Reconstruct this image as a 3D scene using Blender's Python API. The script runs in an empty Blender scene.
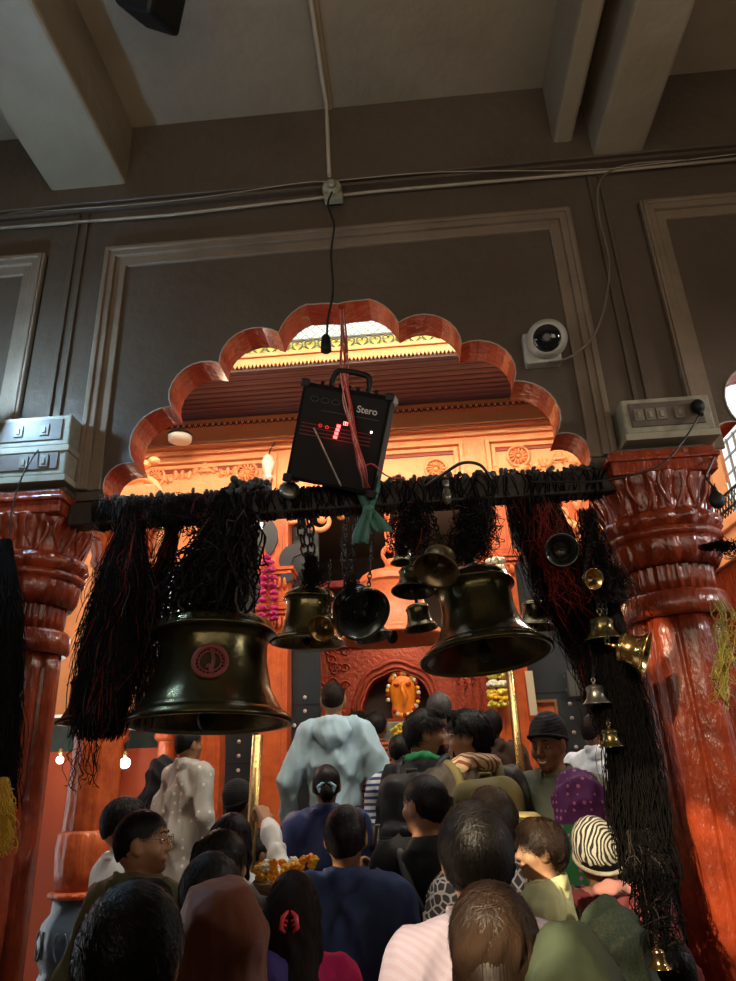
import bpy, bmesh, math, random
import numpy as np
from mathutils import Vector, Matrix, Euler
C = bpy.context.scene.collection
R_ = math.radians
rng = np.random.RandomState(7)
random.seed(5)
# ------------------------------------------------------------------ camera
PITCH, ROLL, YAW, FPX = 0.385545, -0.0421, 0.06142, 683.657
CAM = np.array([0.0, 0.0, 1.9])
_f = np.array([-math.sin(YAW)*math.cos(PITCH), math.cos(YAW)*math.cos(PITCH), math.sin(PITCH)])
_r0 = np.array([math.cos(YAW), math.sin(YAW), 0.0]); _u0 = np.cross(_r0, _f)
_rt = math.cos(ROLL)*_r0 + math.sin(ROLL)*_u0
_up = -math.sin(ROLL)*_r0 + math.cos(ROLL)*_u0
def at(x, y, Y):
    """world point seen at photo position x, y on the plane world-Y = Y"""
    d = _f + _rt*(x-368)/FPX - _up*(y-490.5)/FPX
    d = d/d[1]*Y
    return Vector((float(d[0]), float(Y), float(d[2]+1.9)))
def pxm(Y):                       # metres per photo pixel near eye height at distance Y
    return Y*0.93/FPX
cam_d = bpy.data.cameras.new('camera'); cam = bpy.data.objects.new('camera', cam_d); C.objects.link(cam)
mt = Matrix.Identity(4)
for i in range(3):
    mt[i][0] = _rt[i]; mt[i][1] = _up[i]; mt[i][2] = -_f[i]; mt[i][3] = CAM[i]
cam.matrix_world = mt
cam_d.sensor_width = 36.0; cam_d.lens = FPX*36.0/981.0; cam_d.clip_start = 0.05
bpy.context.scene.camera = cam
# ------------------------------------------------------------------ exposure, world and lights
S = bpy.context.scene
S.view_settings.view_transform = 'Standard'; S.view_settings.look = 'None'
S.view_settings.gamma = 1.0; S.view_settings.exposure = 0.0; S.view_settings.use_curve_mapping = False
w = bpy.data.worlds.new('sky'); S.world = w; w.use_nodes = True
bg = w.node_tree.nodes['Background']; bg.inputs[0].default_value = (0.93, 0.97, 1.0, 1); bg.inputs[1].default_value = 1.3
def light(kind, name, loc, target, energy, color, size=None, size_y=None, cone=None, blend=.4):
    l = bpy.data.lights.new(name, kind); l.energy = energy; l.color = color
    if kind == 'AREA':
        l.shape = 'RECTANGLE'; l.size = size; l.size_y = size_y or size
    elif kind == 'SPOT':
        l.spot_size = R_(cone); l.spot_blend = blend; l.shadow_soft_size = size or .05
    elif kind == 'POINT': l.shadow_soft_size = size or .05
    elif kind == 'SUN': l.angle = R_(size or 1)
    o = bpy.data.objects.new(name, l); C.objects.link(o); o.location = loc
    if target is not None:
        d = Vector(target)-Vector(loc); o.rotation_euler = d.to_track_quat('-Z', 'Y').to_euler()
    return o
light('AREA', 'facade_fill', (-.3, 3.35, 5.2), (-.4, 5.6, 4.25), 165, (1.0, .84, .60), 4.4, .5)  # unseen area light added behind the hall wall to brighten the facade
light('SPOT', 'assumed_sun_spot', (-2.3, -3.0, 4.9), (1.0, 2.8, 1.3), 1700, (1.0, .78, .50), .05, cone=16, blend=.35)  # spot added inside the hall, standing in for an assumed low sun
for _px, _py, _Y, _cone in ((452, 775, 3.5, 2.2), (396, 765, 3.6, 1.4), (440, 868, 1.9, 1.5), (474, 915, 1.5, 2.0), (402, 945, 1.9, 3.4), (522, 868, 2.25, 1.6), (560, 905, 2.25, 2.0),
                            (592, 835, 2.85, 2.2), (540, 945, 1.45, 1.3), (408, 842, 3.3, 1.2), (500, 800, 2.9, 1.3), (618, 905, 2.8, 2.2), (330, 860, 3.0, 1.4), (700, 880, 3.0, 5.0), (650, 640, 3.0, 2.2)):
    light('SPOT', 'sun_patch_fill', (-2.3, -3.0, 4.9), at(_px, _py, _Y), 3400, (1.0, .82, .55), .02, cone=_cone*.72, blend=.3)  # added narrow spots aimed at chosen heads, clothes and column, imitating dappled sun
light('SPOT', 'side_fill', (4.4, 1.4, 3.6), (1.15, 3.1, 2.4), 260, (1.0, .93, .85), .25, cone=50, blend=.6)  # spot added inside the hall for assumed daylight from the right
light('AREA', 'ceiling_fill', (0.3, -0.6, 2.9), (0.1, .9, 5.6), 68, (1.0, .84, .63), 5, 1.6)  # added upward fill for ceiling and wall, no such source in the hall
light('AREA', 'courtyard_fill', (.2, 4.2, 5.9), (0, 3.9, 1.5), 42, (.86, .93, 1.0), 2.4, .9)
light('SPOT', 'aisle_fill', (1.6, 5.1, 4.0), (-.2, 3.2, 1.5), 70, (1.0, .9, .72), .12, cone=90, blend=.7)  # spot without a fixture, added to light the crowd from the shrine side
light('AREA', 'crowd_back_fill', (-2.2, -3.5, 3.2), (-.4, 2.2, 1.5), 15, (1.0, .88, .72), 1.6, 1.0)  # unseen area light added to lift the backs of the crowd
light('POINT', 'inner_fill', (0.35, 6.1, 3.4), None, 13, (1.0, .72, .45), .12)  # point light without a fixture, added to lift the sanctum
light('POINT', 'niche_fill', (-.17, 6.75, 3.15), None, 3, (1.0, .75, .4), .05)  # small point light without a fixture, added for the idol niche
light('POINT', 'left_bay_fill', (-2.2, 5.4, 3.0), None, 22, (1.0, .78, .55), .1)  # extra point light besides the bulbs, added to lift the left bay

# ------------------------------------------------------------------ materials
_mc = {}
def M(name, col, rough=.6, metal=0., noise=None, bump=None, coat=0., emit=None, pat=None, spec=.5, alpha=1., trans=0., sheen=0., bdist=.02, crease=None, bands=None, origin=None):
    """noise=(scale, amount, colour2); bump=(scale, strength[, (sx,sy,sz)]); pat=(kind, scale, colour2, threshold)"""
    if name in _mc: return _mc[name]
    m = bpy.data.materials.new(name); m.use_nodes = True; nt = m.node_tree; N = nt.nodes; L = nt.links
    b = N['Principled BSDF']
    c4 = lambda c: (c[0], c[1], c[2], 1)
    b.inputs['Base Color'].default_value = c4(col); b.inputs['Roughness'].default_value = rough
    b.inputs['Metallic'].default_value = metal; b.inputs['Coat Weight'].default_value = coat
    b.inputs['Coat Roughness'].default_value = .12
    b.inputs['Specular IOR Level'].default_value = spec
    b.inputs['Alpha'].default_value = alpha; b.inputs['Transmission Weight'].default_value = trans
    b.inputs['Sheen Weight'].default_value = sheen
    if emit: b.inputs['Emission Color'].default_value = c4(emit[0]); b.inputs['Emission Strength'].default_value = emit[1]
    tc = N.new('ShaderNodeTexCoord'); src = None
    def mix(fac, a, c2):
        mx = N.new('ShaderNodeMix'); mx.data_type = 'RGBA'
        L.new(fac, mx.inputs[0])
        if hasattr(a, 'is_output'): L.new(a, mx.inputs[6])
        else: mx.inputs[6].default_value = c4(a)
        mx.inputs[7].default_value = c4(c2); return mx.outputs[2]
    cur = col
    if bands:                         # woven colour bands by height on the garment
        sx = N.new('ShaderNodeSeparateXYZ'); L.new(tc.outputs['Object'], sx.inputs[0])
        for z0, c2 in bands:
            g = N.new('ShaderNodeMath'); g.operation = 'LESS_THAN'; g.inputs[1].default_value = z0; L.new(sx.outputs['Z'], g.inputs[0])
            cur = mix(g.outputs[0], cur, c2)
    if pat:
        kind, sc, c2, th = pat
        if kind == 'dots' or kind == 'cells':
            t = N.new('ShaderNodeTexVoronoi'); t.inputs['Scale'].default_value = sc
            if kind == 'cells': t.feature = 'DISTANCE_TO_EDGE'
            t.inputs['Randomness'].default_value = .25 if kind == 'dots' else .8
            out = t.outputs['Distance']; op = 'LESS_THAN'
        elif kind == 'rings':
            t = N.new('ShaderNodeTexWave'); t.wave_type = 'RINGS'; t.rings_direction = 'SPHERICAL'
            t.inputs['Scale'].default_value = sc; t.inputs['Distortion'].default_value = 5; t.inputs['Detail'].default_value = 0
            t.inputs['Detail Scale'].default_value = 1.2
            out = t.outputs['Fac']; op = 'LESS_THAN'
        else:
            t = N.new('ShaderNodeTexWave'); t.bands_direction = {'sx': 'X', 'sz': 'Z', 'sd': 'DIAGONAL', 'sy': 'Y'}[kind]
            t.inputs['Scale'].default_value = sc; t.inputs['Distortion'].default_value = .6
            out = t.outputs['Fac']; op = 'LESS_THAN'
        if origin:
            sv = N.new('ShaderNodeVectorMath'); sv.operation = 'SUBTRACT'; sv.inputs[1].default_value = origin
            L.new(tc.outputs['Object'], sv.inputs[0]); L.new(sv.outputs[0], t.inputs['Vector'])
        else: L.new(tc.outputs['Object'], t.inputs['Vector'])
        mm = N.new('ShaderNodeMath'); mm.operation = op; mm.inputs[1].default_value = th; L.new(out, mm.inputs[0])
        cur = mix(mm.outputs[0], cur, c2)
    if noise:
        t = N.new('ShaderNodeTexNoise'); t.inputs['Scale'].default_value = noise[0]; t.inputs['Detail'].default_value = 6
        t.inputs['Roughness'].default_value = .65
        L.new(tc.outputs['Object'], t.inputs['Vector'])
        rp = N.new('ShaderNodeMapRange'); rp.inputs[1].default_value = .38; rp.inputs[2].default_value = .68
        rp.inputs[4].default_value = noise[1]; L.new(t.outputs['Fac'], rp.inputs[0])
        cur = mix(rp.outputs[0], cur, noise[2])
    if hasattr(cur, 'is_output'): L.new(cur, b.inputs['Base Color'])
    if bump:
        t = N.new('ShaderNodeTexNoise'); t.inputs['Scale'].default_value = bump[0]; t.inputs['Detail'].default_value = 5
        if len(bump) > 2:
            mp = N.new('ShaderNodeMapping'); mp.inputs['Scale'].default_value = bump[2]
            L.new(tc.outputs['Object'], mp.inputs[0]); L.new(mp.outputs[0], t.inputs['Vector'])
        else: L.new(tc.outputs['Object'], t.inputs['Vector'])
        bp = N.new('ShaderNodeBump'); bp.inputs['Strength'].default_value = bump[1]; bp.inputs['Distance'].default_value = bdist
        L.new(t.outputs['Fac'], bp.inputs['Height']); L.new(bp.outputs[0], b.inputs['Normal'])
        if crease:
            t2 = N.new('ShaderNodeTexNoise'); t2.noise_type = 'RIDGED_MULTIFRACTAL'; t2.inputs['Scale'].default_value = crease[0]; t2.inputs['Detail'].default_value = 2.5; t2.inputs['Distortion'].default_value = 1.2
            mp = N.new('ShaderNodeMapping'); mp.inputs['Scale'].default_value = crease[2] if len(crease) > 2 else (1, 1, .6); mp.inputs['Rotation'].default_value = (.3, .25, 0)
            L.new(tc.outputs['Object'], mp.inputs[0]); L.new(mp.outputs[0], t2.inputs['Vector'])
            b2 = N.new('ShaderNodeBump'); b2.inputs['Strength'].default_value = min(1, crease[1]*1.5); b2.inputs['Distance'].default_value = .05
            L.new(t2.outputs['Fac'], b2.inputs['Height']); L.new(b2.outputs[0], bp.inputs['Normal'])
    _mc[name] = m; return m
ORANGE = M('orange_enamel', (.62, .125, .03), .33, noise=(11, .8, (.36, .045, .01)), bump=(26, .75, (1, 1, .35)), coat=.2)
ORANGE_DK = M('dark_orange_enamel', (.30, .042, .011), .27, noise=(9, .75, (.12, .013, .005)), bump=(24, .9, (1, 1, .35)), coat=.3)
FACADE = M('pale_orange_paint', (.95, .42, .18), .5, noise=(5, .5, (.88, .30, .11)), bump=(34, .35))
WALLP = M('old_taupe_distemper', (.090, .066, .049), .42, noise=(1.6, .7, (.062, .043, .032)), bump=(9, .7), coat=.10)
CEILP = M('ceiling_distemper', (.26, .21, .145), .5, noise=(2.2, .6, (.18, .135, .09)), bump=(7, .6))
BRONZE = M('dark_bronze', (.085, .070, .030), .26, .85, noise=(6, .7, (.035, .032, .016)), bump=(30, .12))
BRASS = M('aged_brass', (.42, .27, .10), .27, .9, noise=(9, .7, (.12, .09, .04)), bump=(40, .1))
STEEL = M('dull_steel', (.30, .29, .27), .35, .9, noise=(20, .5, (.12, .1, .08)))
IRON = M('black_iron', (.02, .018, .016), .5, .6, bump=(60, .5))
THREAD = M('black_thread', (.006, .0045, .004), .9, spec=.12)
THREAD_RED = M('red_thread', (.14, .014, .008), .85, spec=.15)
THREAD_GREY = M('grey_thread', (.045, .036, .03), .8, spec=.2)
DARKWOOD = M('charred_wood', (.020, .012, .009), .6, bump=(20, .6))
WHITEPL = M('white_plastic', (.30, .29, .22), .45, noise=(14, .8, (.13, .12, .09)))
CAMPL = M('camera_plastic', (.42, .40, .35), .4, noise=(14, .4, (.25, .23, .2)))
BLACKPL = M('black_plastic', (.008, .008, .009), .5, spec=.25)
CABLE = M('black_cable', (.012, .011, .010), .4)
CABLE_W = M('old_white_cable', (.33, .27, .21), .5)
# ------------------------------------------------------------------ mesh helpers
def prop(o, label=None, cat=None, group=None, kind=None):
    if label: o['label'] = label
    if cat: o['category'] = cat
    if group: o['group'] = group
    if kind: o['kind'] = kind
    return o
def empty(name, loc, label, cat, group=None, rot=None):
    o = bpy.data.objects.new(name, None); C.objects.link(o); o.location = loc; o.empty_display_size = .1
    if rot is not None: o.rotation_euler = rot
    return prop(o, label, cat, group)
def npmesh(name, V, Q, mat, parent=None, smooth=True, loc=None):
    V = np.asarray(V, dtype=np.float32).reshape(-1, 3); Q = np.asarray(Q, dtype=np.int32)
    me = bpy.data.meshes.new(name); me.vertices.add(len(V)); me.vertices.foreach_set('co', V.ravel())
    n, k = Q.shape; me.loops.add(n*k); me.loops.foreach_set('vertex_index', Q.ravel())
    me.polygons.add(n); me.polygons.foreach_set('loop_start', np.arange(0, n*k, k, dtype=np.int32))
    me.polygons.foreach_set('use_smooth', np.full(n, smooth, dtype=bool))
    me.update(calc_edges=True); me.validate()
    me.materials.append(mat)
    o = bpy.data.objects.new(name, me); C.objects.link(o)
    if parent: o.parent = parent
    if loc is not None: o.location = loc
    return o
class MB:
    def __init__(s): s.v = []; s.f = []; s.m = []; s.sm = []
    def add(s, V, F, mi=0, smooth=False):
        b = len(s.v); s.v += [tuple(p) for p in V]
        for f in F: s.f.append(tuple(i+b for i in f)); s.m.append(mi); s.sm.append(smooth)
        return s
    def box(s, a, b, mi=0):
        (x0, y0, z0), (x1, y1, z1) = a, b
        V = [(x0, y0, z0), (x1, y0, z0), (x1, y1, z0), (x0, y1, z0), (x0, y0, z1), (x1, y0, z1), (x1, y1, z1), (x0, y1, z1)]
        return s.add(V, [(0, 3, 2, 1), (4, 5, 6, 7), (0, 1, 5, 4), (1, 2, 6, 5), (2, 3, 7, 6), (3, 0, 4, 7)], mi)
    def lathe(s, prof, n=48, cx=0, cy=0, mod=None, mi=0, cap=True, smooth=True):
        V = []; F = []
        for (r, z) in prof:
            for i in range(n):
                a = 2*math.pi*i/n; rr = r*(mod(a, z) if mod else 1)
                V.append((cx+rr*math.cos(a), cy+rr*math.sin(a), z))
        for j in range(len(prof)-1):
            for i in range(n):
                F.append((j*n+i, j*n+(i+1) % n, (j+1)*n+(i+1) % n, (j+1)*n+i))
        s.add(V, F, mi, smooth)
        if cap:
            b = len(s.v)-len(V)
            s.f.append(tuple(b+i for i in range(n))[::-1]); s.m.append(mi); s.sm.append(False)
            s.f.append(tuple(b+(len(prof)-1)*n+i for i in range(n))); s.m.append(mi); s.sm.append(False)
        return s
    def tube(s, path, r, n=8, mi=0, closed=False):
        P = [Vector(p) for p in path]; k = len(P); rr = r if isinstance(r, (list, tuple)) else [r]*k
        V = []; F = []; prev = None
        for i in range(k):
            t = (P[(i+1) % k]-P[i-1]) if closed else (P[min(i+1, k-1)]-P[max(i-1, 0)])
            if t.length < 1e-9: t = Vector((0, 0, 1))
            t.normalize()
            if prev is None:
                u = t.orthogonal().normalized()
            else:
                u = prev-t*prev.dot(t)
                u = u.normalized() if u.length > 1e-6 else t.orthogonal().normalized()
            prev = u; w_ = t.cross(u)
            for j in range(n):
                a = 2*math.pi*j/n; V.append(P[i]+(u*math.cos(a)+w_*math.sin(a))*rr[i])
        for i in range(k if closed else k-1):
            i2 = (i+1) % k
            for j in range(n): F.append((i*n+j, i*n+(j+1) % n, i2*n+(j+1) % n, i2*n+j))
        b = len(s.v); s.add(V, F, mi, True)
        if not closed:
            s.f.append(tuple(b+j for j in range(n))[::-1]); s.m.append(mi); s.sm.append(False)
            s.f.append(tuple(b+(k-1)*n+j for j in range(n))); s.m.append(mi); s.sm.append(False)
        return s
    def prism(s, poly, y0, y1, mi=0, side_mi=None, axis='y'):
        """polygon in x,z extruded along y"""
        n = len(poly); sm = mi if side_mi is None else side_mi
        V = [(x, y0, z) for x, z in poly]+[(x, y1, z) for x, z in poly]
        if axis == 'x': V = [(y0, x, z) for x, z in poly]+[(y1, x, z) for x, z in poly]
        s.add(V, [tuple(range(n)), tuple(range(2*n-1, n-1, -1))], mi)
        b = len(s.v)-2*n
        for i in range(n):
            s.f.append((b+i, b+n+i, b+n+(i+1) % n, b+(i+1) % n)); s.m.append(sm if not callable(sm) else sm(i)); s.sm.append(False)
        return s
    def ell(s, c, r, n=12, m=8, mi=0, rot=None):
        V = []; F = []
        for j in range(m+1):
            ph = math.pi*j/m
            for i in range(n):
                a = 2*math.pi*i/n
                p = Vector((r[0]*math.sin(ph)*math.cos(a), r[1]*math.sin(ph)*math.sin(a), r[2]*math.cos(ph)))
                if rot: p = rot @ p
                V.append(p+Vector(c))
        for j in range(m):
            for i in range(n): F.append((j*n+i, (j+1)*n+i, (j+1)*n+(i+1) % n, j*n+(i+1) % n))
        return s.add(V, F, mi, True)
    def build(s, name, mats, parent=None, bevel=0, loc=None, rot=None, fix=True):
        me = bpy.data.meshes.new(name); me.from_pydata([tuple(p) for p in s.v], [], s.f)
        if not isinstance(mats, (list, tuple)): mats = [mats]
        for m in mats: me.materials.append(m)
        me.polygons.foreach_set('material_index', s.m); me.polygons.foreach_set('use_smooth', s.sm)
        if fix:
            bm = bmesh.new(); bm.from_mesh(me); bmesh.ops.remove_doubles(bm, verts=bm.verts, dist=1e-5)
            bmesh.ops.recalc_face_normals(bm, faces=bm.faces); bm.to_mesh(me); bm.free()
        me.update()
        o = bpy.data.objects.new(name, me); C.objects.link(o)
        if parent: o.parent = parent
        if loc is not None: o.location = loc
        if rot is not None: o.rotation_euler = rot
        if bevel:
            md = o.modifiers.new('bevel', 'BEVEL'); md.width = bevel; md.segments = 2; md.limit_method = 'ANGLE'; md.angle_limit = R_(40)
        return o
def bez(a, b, c, n=16):
    a, b, c = Vector(a), Vector(b), Vector(c)
    return [a*(1-t)**2+b*2*t*(1-t)+c*t*t for t in [i/(n-1) for i in range(n)]]
def spline(pts, n=8):
    P = [Vector(p) for p in pts]; out = []
    for i in range(len(P)-1):
        p0 = P[max(i-1, 0)]; p1 = P[i]; p2 = P[i+1]; p3 = P[min(i+2, len(P)-1)]
        for j in range(n):
            t = j/n
            out.append(.5*((2*p1)+(p2-p0)*t+(2*p0-5*p1+4*p2-p3)*t*t+(3*p1-p0-3*p2+p3)*t**3))
    out.append(P[-1]); return out
# ================================================================== STRUCTURE
def struct(o): o['kind'] = 'structure'; return o
WY, WT = 3.0, .19                      # hall wall: front face and thickness
AC = [-3.225, -.305, 2.615]            # arch centres
def lobe(a, b, bulge, n=9):
    """arc from a to b (x,z) bulging to the left/up side"""
    ax, az = a; bx, bz = b; dx, dz = bx-ax, bz-az; L = math.hypot(dx, dz); nx, nz = -dz/L, dx/L
    h = bulge*L; Rr = (L*L/4+h*h)/(2*h); out = []
    cx, cz = (ax+bx)/2-nx*(Rr-h), (az+bz)/2-nz*(Rr-h)
    a0 = math.atan2(az-cz, ax-cx); a1 = math.atan2(bz-cz, bx-cx)
    if a1 > a0: a1 -= 2*math.pi
    for i in range(n+1):
        t = a0+(a1-a0)*i/n; out.append((cx+Rr*math.cos(t), cz+Rr*math.sin(t)))
    return out
half = [(-1.17, 3.19), (-1.035, 3.345), (-.872, 3.655), (-.632, 3.895), (-.318, 4.055), (0, 4.206)]
bul = [.34, .30, .34, .32, .20]
def arch_pts(cx):
    pts = []
    for i in range(5):
        seg = lobe(half[i], half[i+1], bul[i])
        if i == 4:   # ogee rise into the point
            seg = [(x, z+(.030*math.sin(min(1, k/9)*math.pi) - (.022*math.sin((k/9)**2*math.pi) if k > 5 else 0))*.6) for k, (x, z) in enumerate(seg)]
        pts += seg[:-1]
    left = pts+[half[5]]
    right = [(-x, z) for x, z in left[::-1]][1:]
    return [(cx+x, z) for x, z in left+right]
WZ0, WZ1 = 3.165, 5.75
poly = [(-6.5, WZ0)]; arch_edges = set()
for cx in AC:
    ap = arch_pts(cx)
    poly.append((cx-1.17, WZ0)); s0 = len(poly); poly += ap; e0 = len(poly)-1
    for i in range(s0-1, e0+1): arch_edges.add(i)
    poly.append((cx+1.17, WZ0))
poly += [(6.5, WZ0), (6.5, WZ1), (-6.5, WZ1)]
mb = MB(); mb.prism(poly, WY, WY+WT, 0, lambda i: 1 if i in arch_edges else 0)
struct(mb.build('wall_front', [WALLP, M('arch_reveal_paint', (.46, .042, .007), .3, noise=(16, .6, (.26, .018, .004)), bump=(30, .5), coat=.3)]))
# pale chipped rim where reveal meets wall
for k, cx in enumerate(AC[1:]):
    mb = MB(); mb.tube([(x, WY-.002, z) for x, z in arch_pts(cx)], .0035, 5)
    struct(mb.build('trim_%d' % (k+1), M('chipped_lime', (.42, .36, .30), .7)))
# panels with mouldings, one around each arch
def molding(x0, x1, ztop, zb, n):
    mb = MB(); w_ = .125
    for (a, b, d) in ((0, w_, .018), (w_*.0, w_*.55, .04), (w_*.08, w_*.28, .052)):
        mb.prism([(x0+a, zb), (x0+b, zb), (x0+b, ztop-b), (x1-b, ztop-b), (x1-b, zb), (x1-a, zb), (x1-a, ztop-a), (x0+a, ztop-a)], WY-d, WY+.005)
    struct(mb.build('trim_%d' % n, M('moulding_paint', (.20, .15, .11), .3, noise=(4, .6, (.11, .08, .058)), bump=(14, .5), coat=.25), bevel=.006))
molding(-1.62, .99, 4.70, 3.21, 4); molding(1.36, 3.95, 4.70, 3.21, 5); molding(-4.6, -1.97, 4.70, 3.21, 6)
mb = MB()
for x in (-1.82, -1.765, 1.13, 1.19):
    mb.box((x-.012, WY-.018, 3.4), (x+.012, WY, 5.02))
struct(mb.build('trim_7', WALLP, bevel=.004))
# cornice conduit with its cable clips
mb = MB(); mb.box((-6, WY-.05, 4.985), (6, WY-.0, 5.005))
struct(mb.build('trim_8', WALLP, bevel=.003))
# ceiling with deep beams
CZ = 5.60
mb = MB(); mb.box((-6.5, -4, CZ), (6.5, WY+WT, CZ+.15)); struct(mb.build('ceiling', CEILP))
def beam(x0, x1, z, n, m=CEILP, y0=-4, y1=WY):
    mb = MB(); mb.box((x0, y0, z), (x1, y1, CZ+.02)); struct(mb.build('trim_%d' % n, m, bevel=.02))
beam(-1.99, -1.53, 5.14, 9); beam(1.16, 1.44, 5.03, 10); beam(.955, 1.065, 5.15, 11)
beam(1.065, 1.16, 5.42, 12)
beam(-.35, -.29, 5.585, 13)
mb = MB(); mb.box((-6.5, WY-.06, 5.02), (6.5, WY+.0, CZ)); 
struct(mb.build('trim_14', WALLP, bevel=.006))
# hall shell behind and beside the camera
HW = M('hall_wall_paint', (.20, .15, .11), .6, noise=(2, .5, (.12, .09, .07)))
mb = MB(); mb.box((-6.6, -4.2, 0), (6.6, -4, 5.7)); struct(mb.build('wall_back', HW))
mb = MB(); mb.box((-6.7, -4, 0), (-6.5, 3.2, 5.7)); struct(mb.build('wall_left', HW))
mb = MB(); mb.box((6.5, -4, 0), (6.7, 3.2, 5.7)); struct(mb.build('wall_right', HW))
# floor and the steps up to the shrine
FLOORM = M('worn_stone_floor', (.16, .13, .11), .45, noise=(3, .6, (.09, .07, .06)), bump=(12, .3))
mb = MB(); mb.box((-6.7, -4.2, -.2), (6.7, 9.2, 0)); struct(mb.build('floor', FLOORM))
def ground(x, y):
    if not ((-1.77 if y >= 4.25 else -1.36) < x < 1.9): return 0.
    return .0 if y < 3.38 else .17 if y < 3.60 else .34 if y < 3.9 else .51 if y < 4.25 else .66
mb = MB()
for y0, z in ((3.38, .17), (3.60, .34), (3.9, .51), (4.25, .66)):
    mb.box((-1.77 if y0 > 4.2 else -1.36, y0, z-.17), (1.9, 7.0, z))
o = mb.build('stone_steps', M('step_marble', (.32, .29, .26), .35, noise=(4, .5, (.2, .17, .15))), bevel=.01, fix=False)
prop(o, 'worn stone steps climbing through the arch up to the shrine doorway', 'steps')

# ---------------------------------------------------------------- columns
def fl(nf, d, p=1.0):
    return lambda a, z: 1-d*abs(math.cos(nf*a/2))**p
def column(x, y, label):
    e = empty('temple_column', (x, y, 0), label, 'column', 'orange painted columns carrying the hall wall')
    sb = MB()
    prof = [(.20, .62)]+[(.200-.012*t/20, .66+1.80*t/20) for t in range(21)]
    def shaft(a, z):
        k = (a*8/math.pi/2*2) % 1.0
        return 1+.045*math.cos(a*8)-.05*(1 if .44 < ((a*8/(2*math.pi)) % 1) < .56 else 0)
    sb.lathe(prof, 192, mod=shaft); sb.build('shaft', ORANGE_DK, e)
    b = MB(); b.lathe([(.208, 2.44), (.222, 2.455), (.222, 2.53), (.208, 2.545), (.2, 2.548)], 64); b.build('collar', ORANGE_DK, e)
    b = MB(); b.lathe([(.185, 2.54), (.190, 2.60), (.195, 2.70), (.2, 2.75)], 160, mod=fl(28, .07)); b.build('fluted_neck', ORANGE_DK, e)
    b = MB(); b.lathe([(.19, 2.66), (.20, 2.655), (.225, 2.70), (.238, 2.755), (.235, 2.775)], 120, mod=lambda a, z: 1+(.075*abs(math.cos(9*a))-.03)*(1 if z < 2.74 else .3))
    b.build('hanging_petals', ORANGE_DK, e)
    b = MB(); b.lathe([(.22, 2.77), (.252, 2.778), (.258, 2.793), (.252, 2.808), (.22, 2.815)], 64); b.build('ring', ORANGE_DK, e)
    b = MB(); b.lathe([(.205, 2.805), (.235, 2.815), (.262, 2.845), (.255, 2.875), (.225, 2.895), (.2, 2.90)], 120, mod=lambda a, z: 1+.09*abs(math.sin(8*a))-.05)
    b.build('petal_ring', ORANGE_DK, e)
    b = MB(); b.lathe([(.205, 2.88), (.205, 2.92), (.215, 2.97), (.232, 3.02), (.25, 3.06), (.25, 3.07)], 200,
                      mod=lambda a, z: 1+.035*math.cos(20*a)+.03*math.cos(4*(a-math.pi/4)))
    b.build('capital', ORANGE_DK, e)
    # leaf scrolls on the capital
    lf = MB()
    for k in range(12):
        a = 2*math.pi*k/12
        for sgn in (-1, 1):
            pts = []
            for i in range(9):
                t = i/8; aa = a+sgn*(.03+.17*math.sin(t*2.4)); rr = .222+.05*t
                pts.append((rr*math.cos(aa), rr*math.sin(aa), 2.90+.15*t-.01*sgn))
            lf.tube(pts, [.003+.007*math.sin(math.pi*i/8) for i in range(9)], 6)
    lf.build('capital_leaves', ORANGE_DK, e)
    b = MB(); b.box((-.23, -.23, 3.06), (.23, .23, 3.175)); b.box((-.245, -.245, 3.12), (.245, .245, 3.145)); b.build('abacus', ORANGE_DK, e, bevel=.008)
    b = MB(); b.lathe([(.27, .30), (.28, .36), (.24, .40), (.23, .46), (.26, .52), (.25, .58), (.21, .64)], 64, mod=fl(16, .04)); b.build('base', ORANGE_DK, e)
    b = MB(); b.box((-.3, -.3, 0), (.3, .3, .32)); b.build('plinth', ORANGE_DK, e, bevel=.01)
    return e
column(-1.85, 3.09, 'glossy dark orange fluted column at the left edge, its leafy capital under two stacked switchboards')
column(1.145, 3.09, 'glossy orange fluted column at right, its leafy capital under a single switchboard with a plug')
# short impost of wall paint above each abacus
mb = MB()
for x in (-1.82, 1.155): mb.box((x-.2, WY-.10, 3.175), (x+.2, WY+.02, 3.2))
struct(mb.build('trim_15', WALLP, bevel=.004))

# ---------------------------------------------------------------- switchboards
def switchboard(x0, x1, z0, z1, label, grp='white switchboards on the hall wall', sockets=(), plug=False):
    e = empty('switchboard', ((x0+x1)/2, WY, z0), label, 'switchboard', grp)
    cx = (x0+x1)/2; hw = (x1-x0)/2; h = z1-z0
    b = MB(); b.box((-hw, -.15, 0), (hw, 0, h)); b.build('housing', WHITEPL, e, bevel=.008)
    b = MB(); b.box((-hw+.03, -.157, .03), (hw-.04, -.149, h-.025)); b.build('face_plate', M('faded_faceplate', (.12, .085, .07), .5, noise=(20, .7, (.06, .045, .035))), e, bevel=.002)
    for sx in sockets:
        b = MB(); b.box((sx-.022, -.163, h/2-.03), (sx+.022, -.156, h/2+.03)); k = b.build('socket', M('old_socket', (.16, .14, .11), .5), e, bevel=.002)
        q = MB(); q.box((sx-.008, -.168, h/2-.018), (sx+.008, -.162, h/2+.012)); q.build('rocker', WHITEPL, k, bevel=.002)
    b = MB(); b.box((-hw-.01, -.16, -.035), (hw+.01, 0, -.003)); b.build('backing_board', M('painted_board', (.30, .27, .2), .5), e, bevel=.003)
    return e
switchboard(-2.42, -1.61, 3.40, 3.565, 'dusty white switchboard on the left pier, upper of the two stacked ones', sockets=(-.25, -.12, .02, .15, .28))
switchboard(-2.42, -1.61, 3.245, 3.385, 'dusty white switchboard on the left pier, lower of the two with a black cable', sockets=(-.22, -.08, .06, .2, .3))
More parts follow.
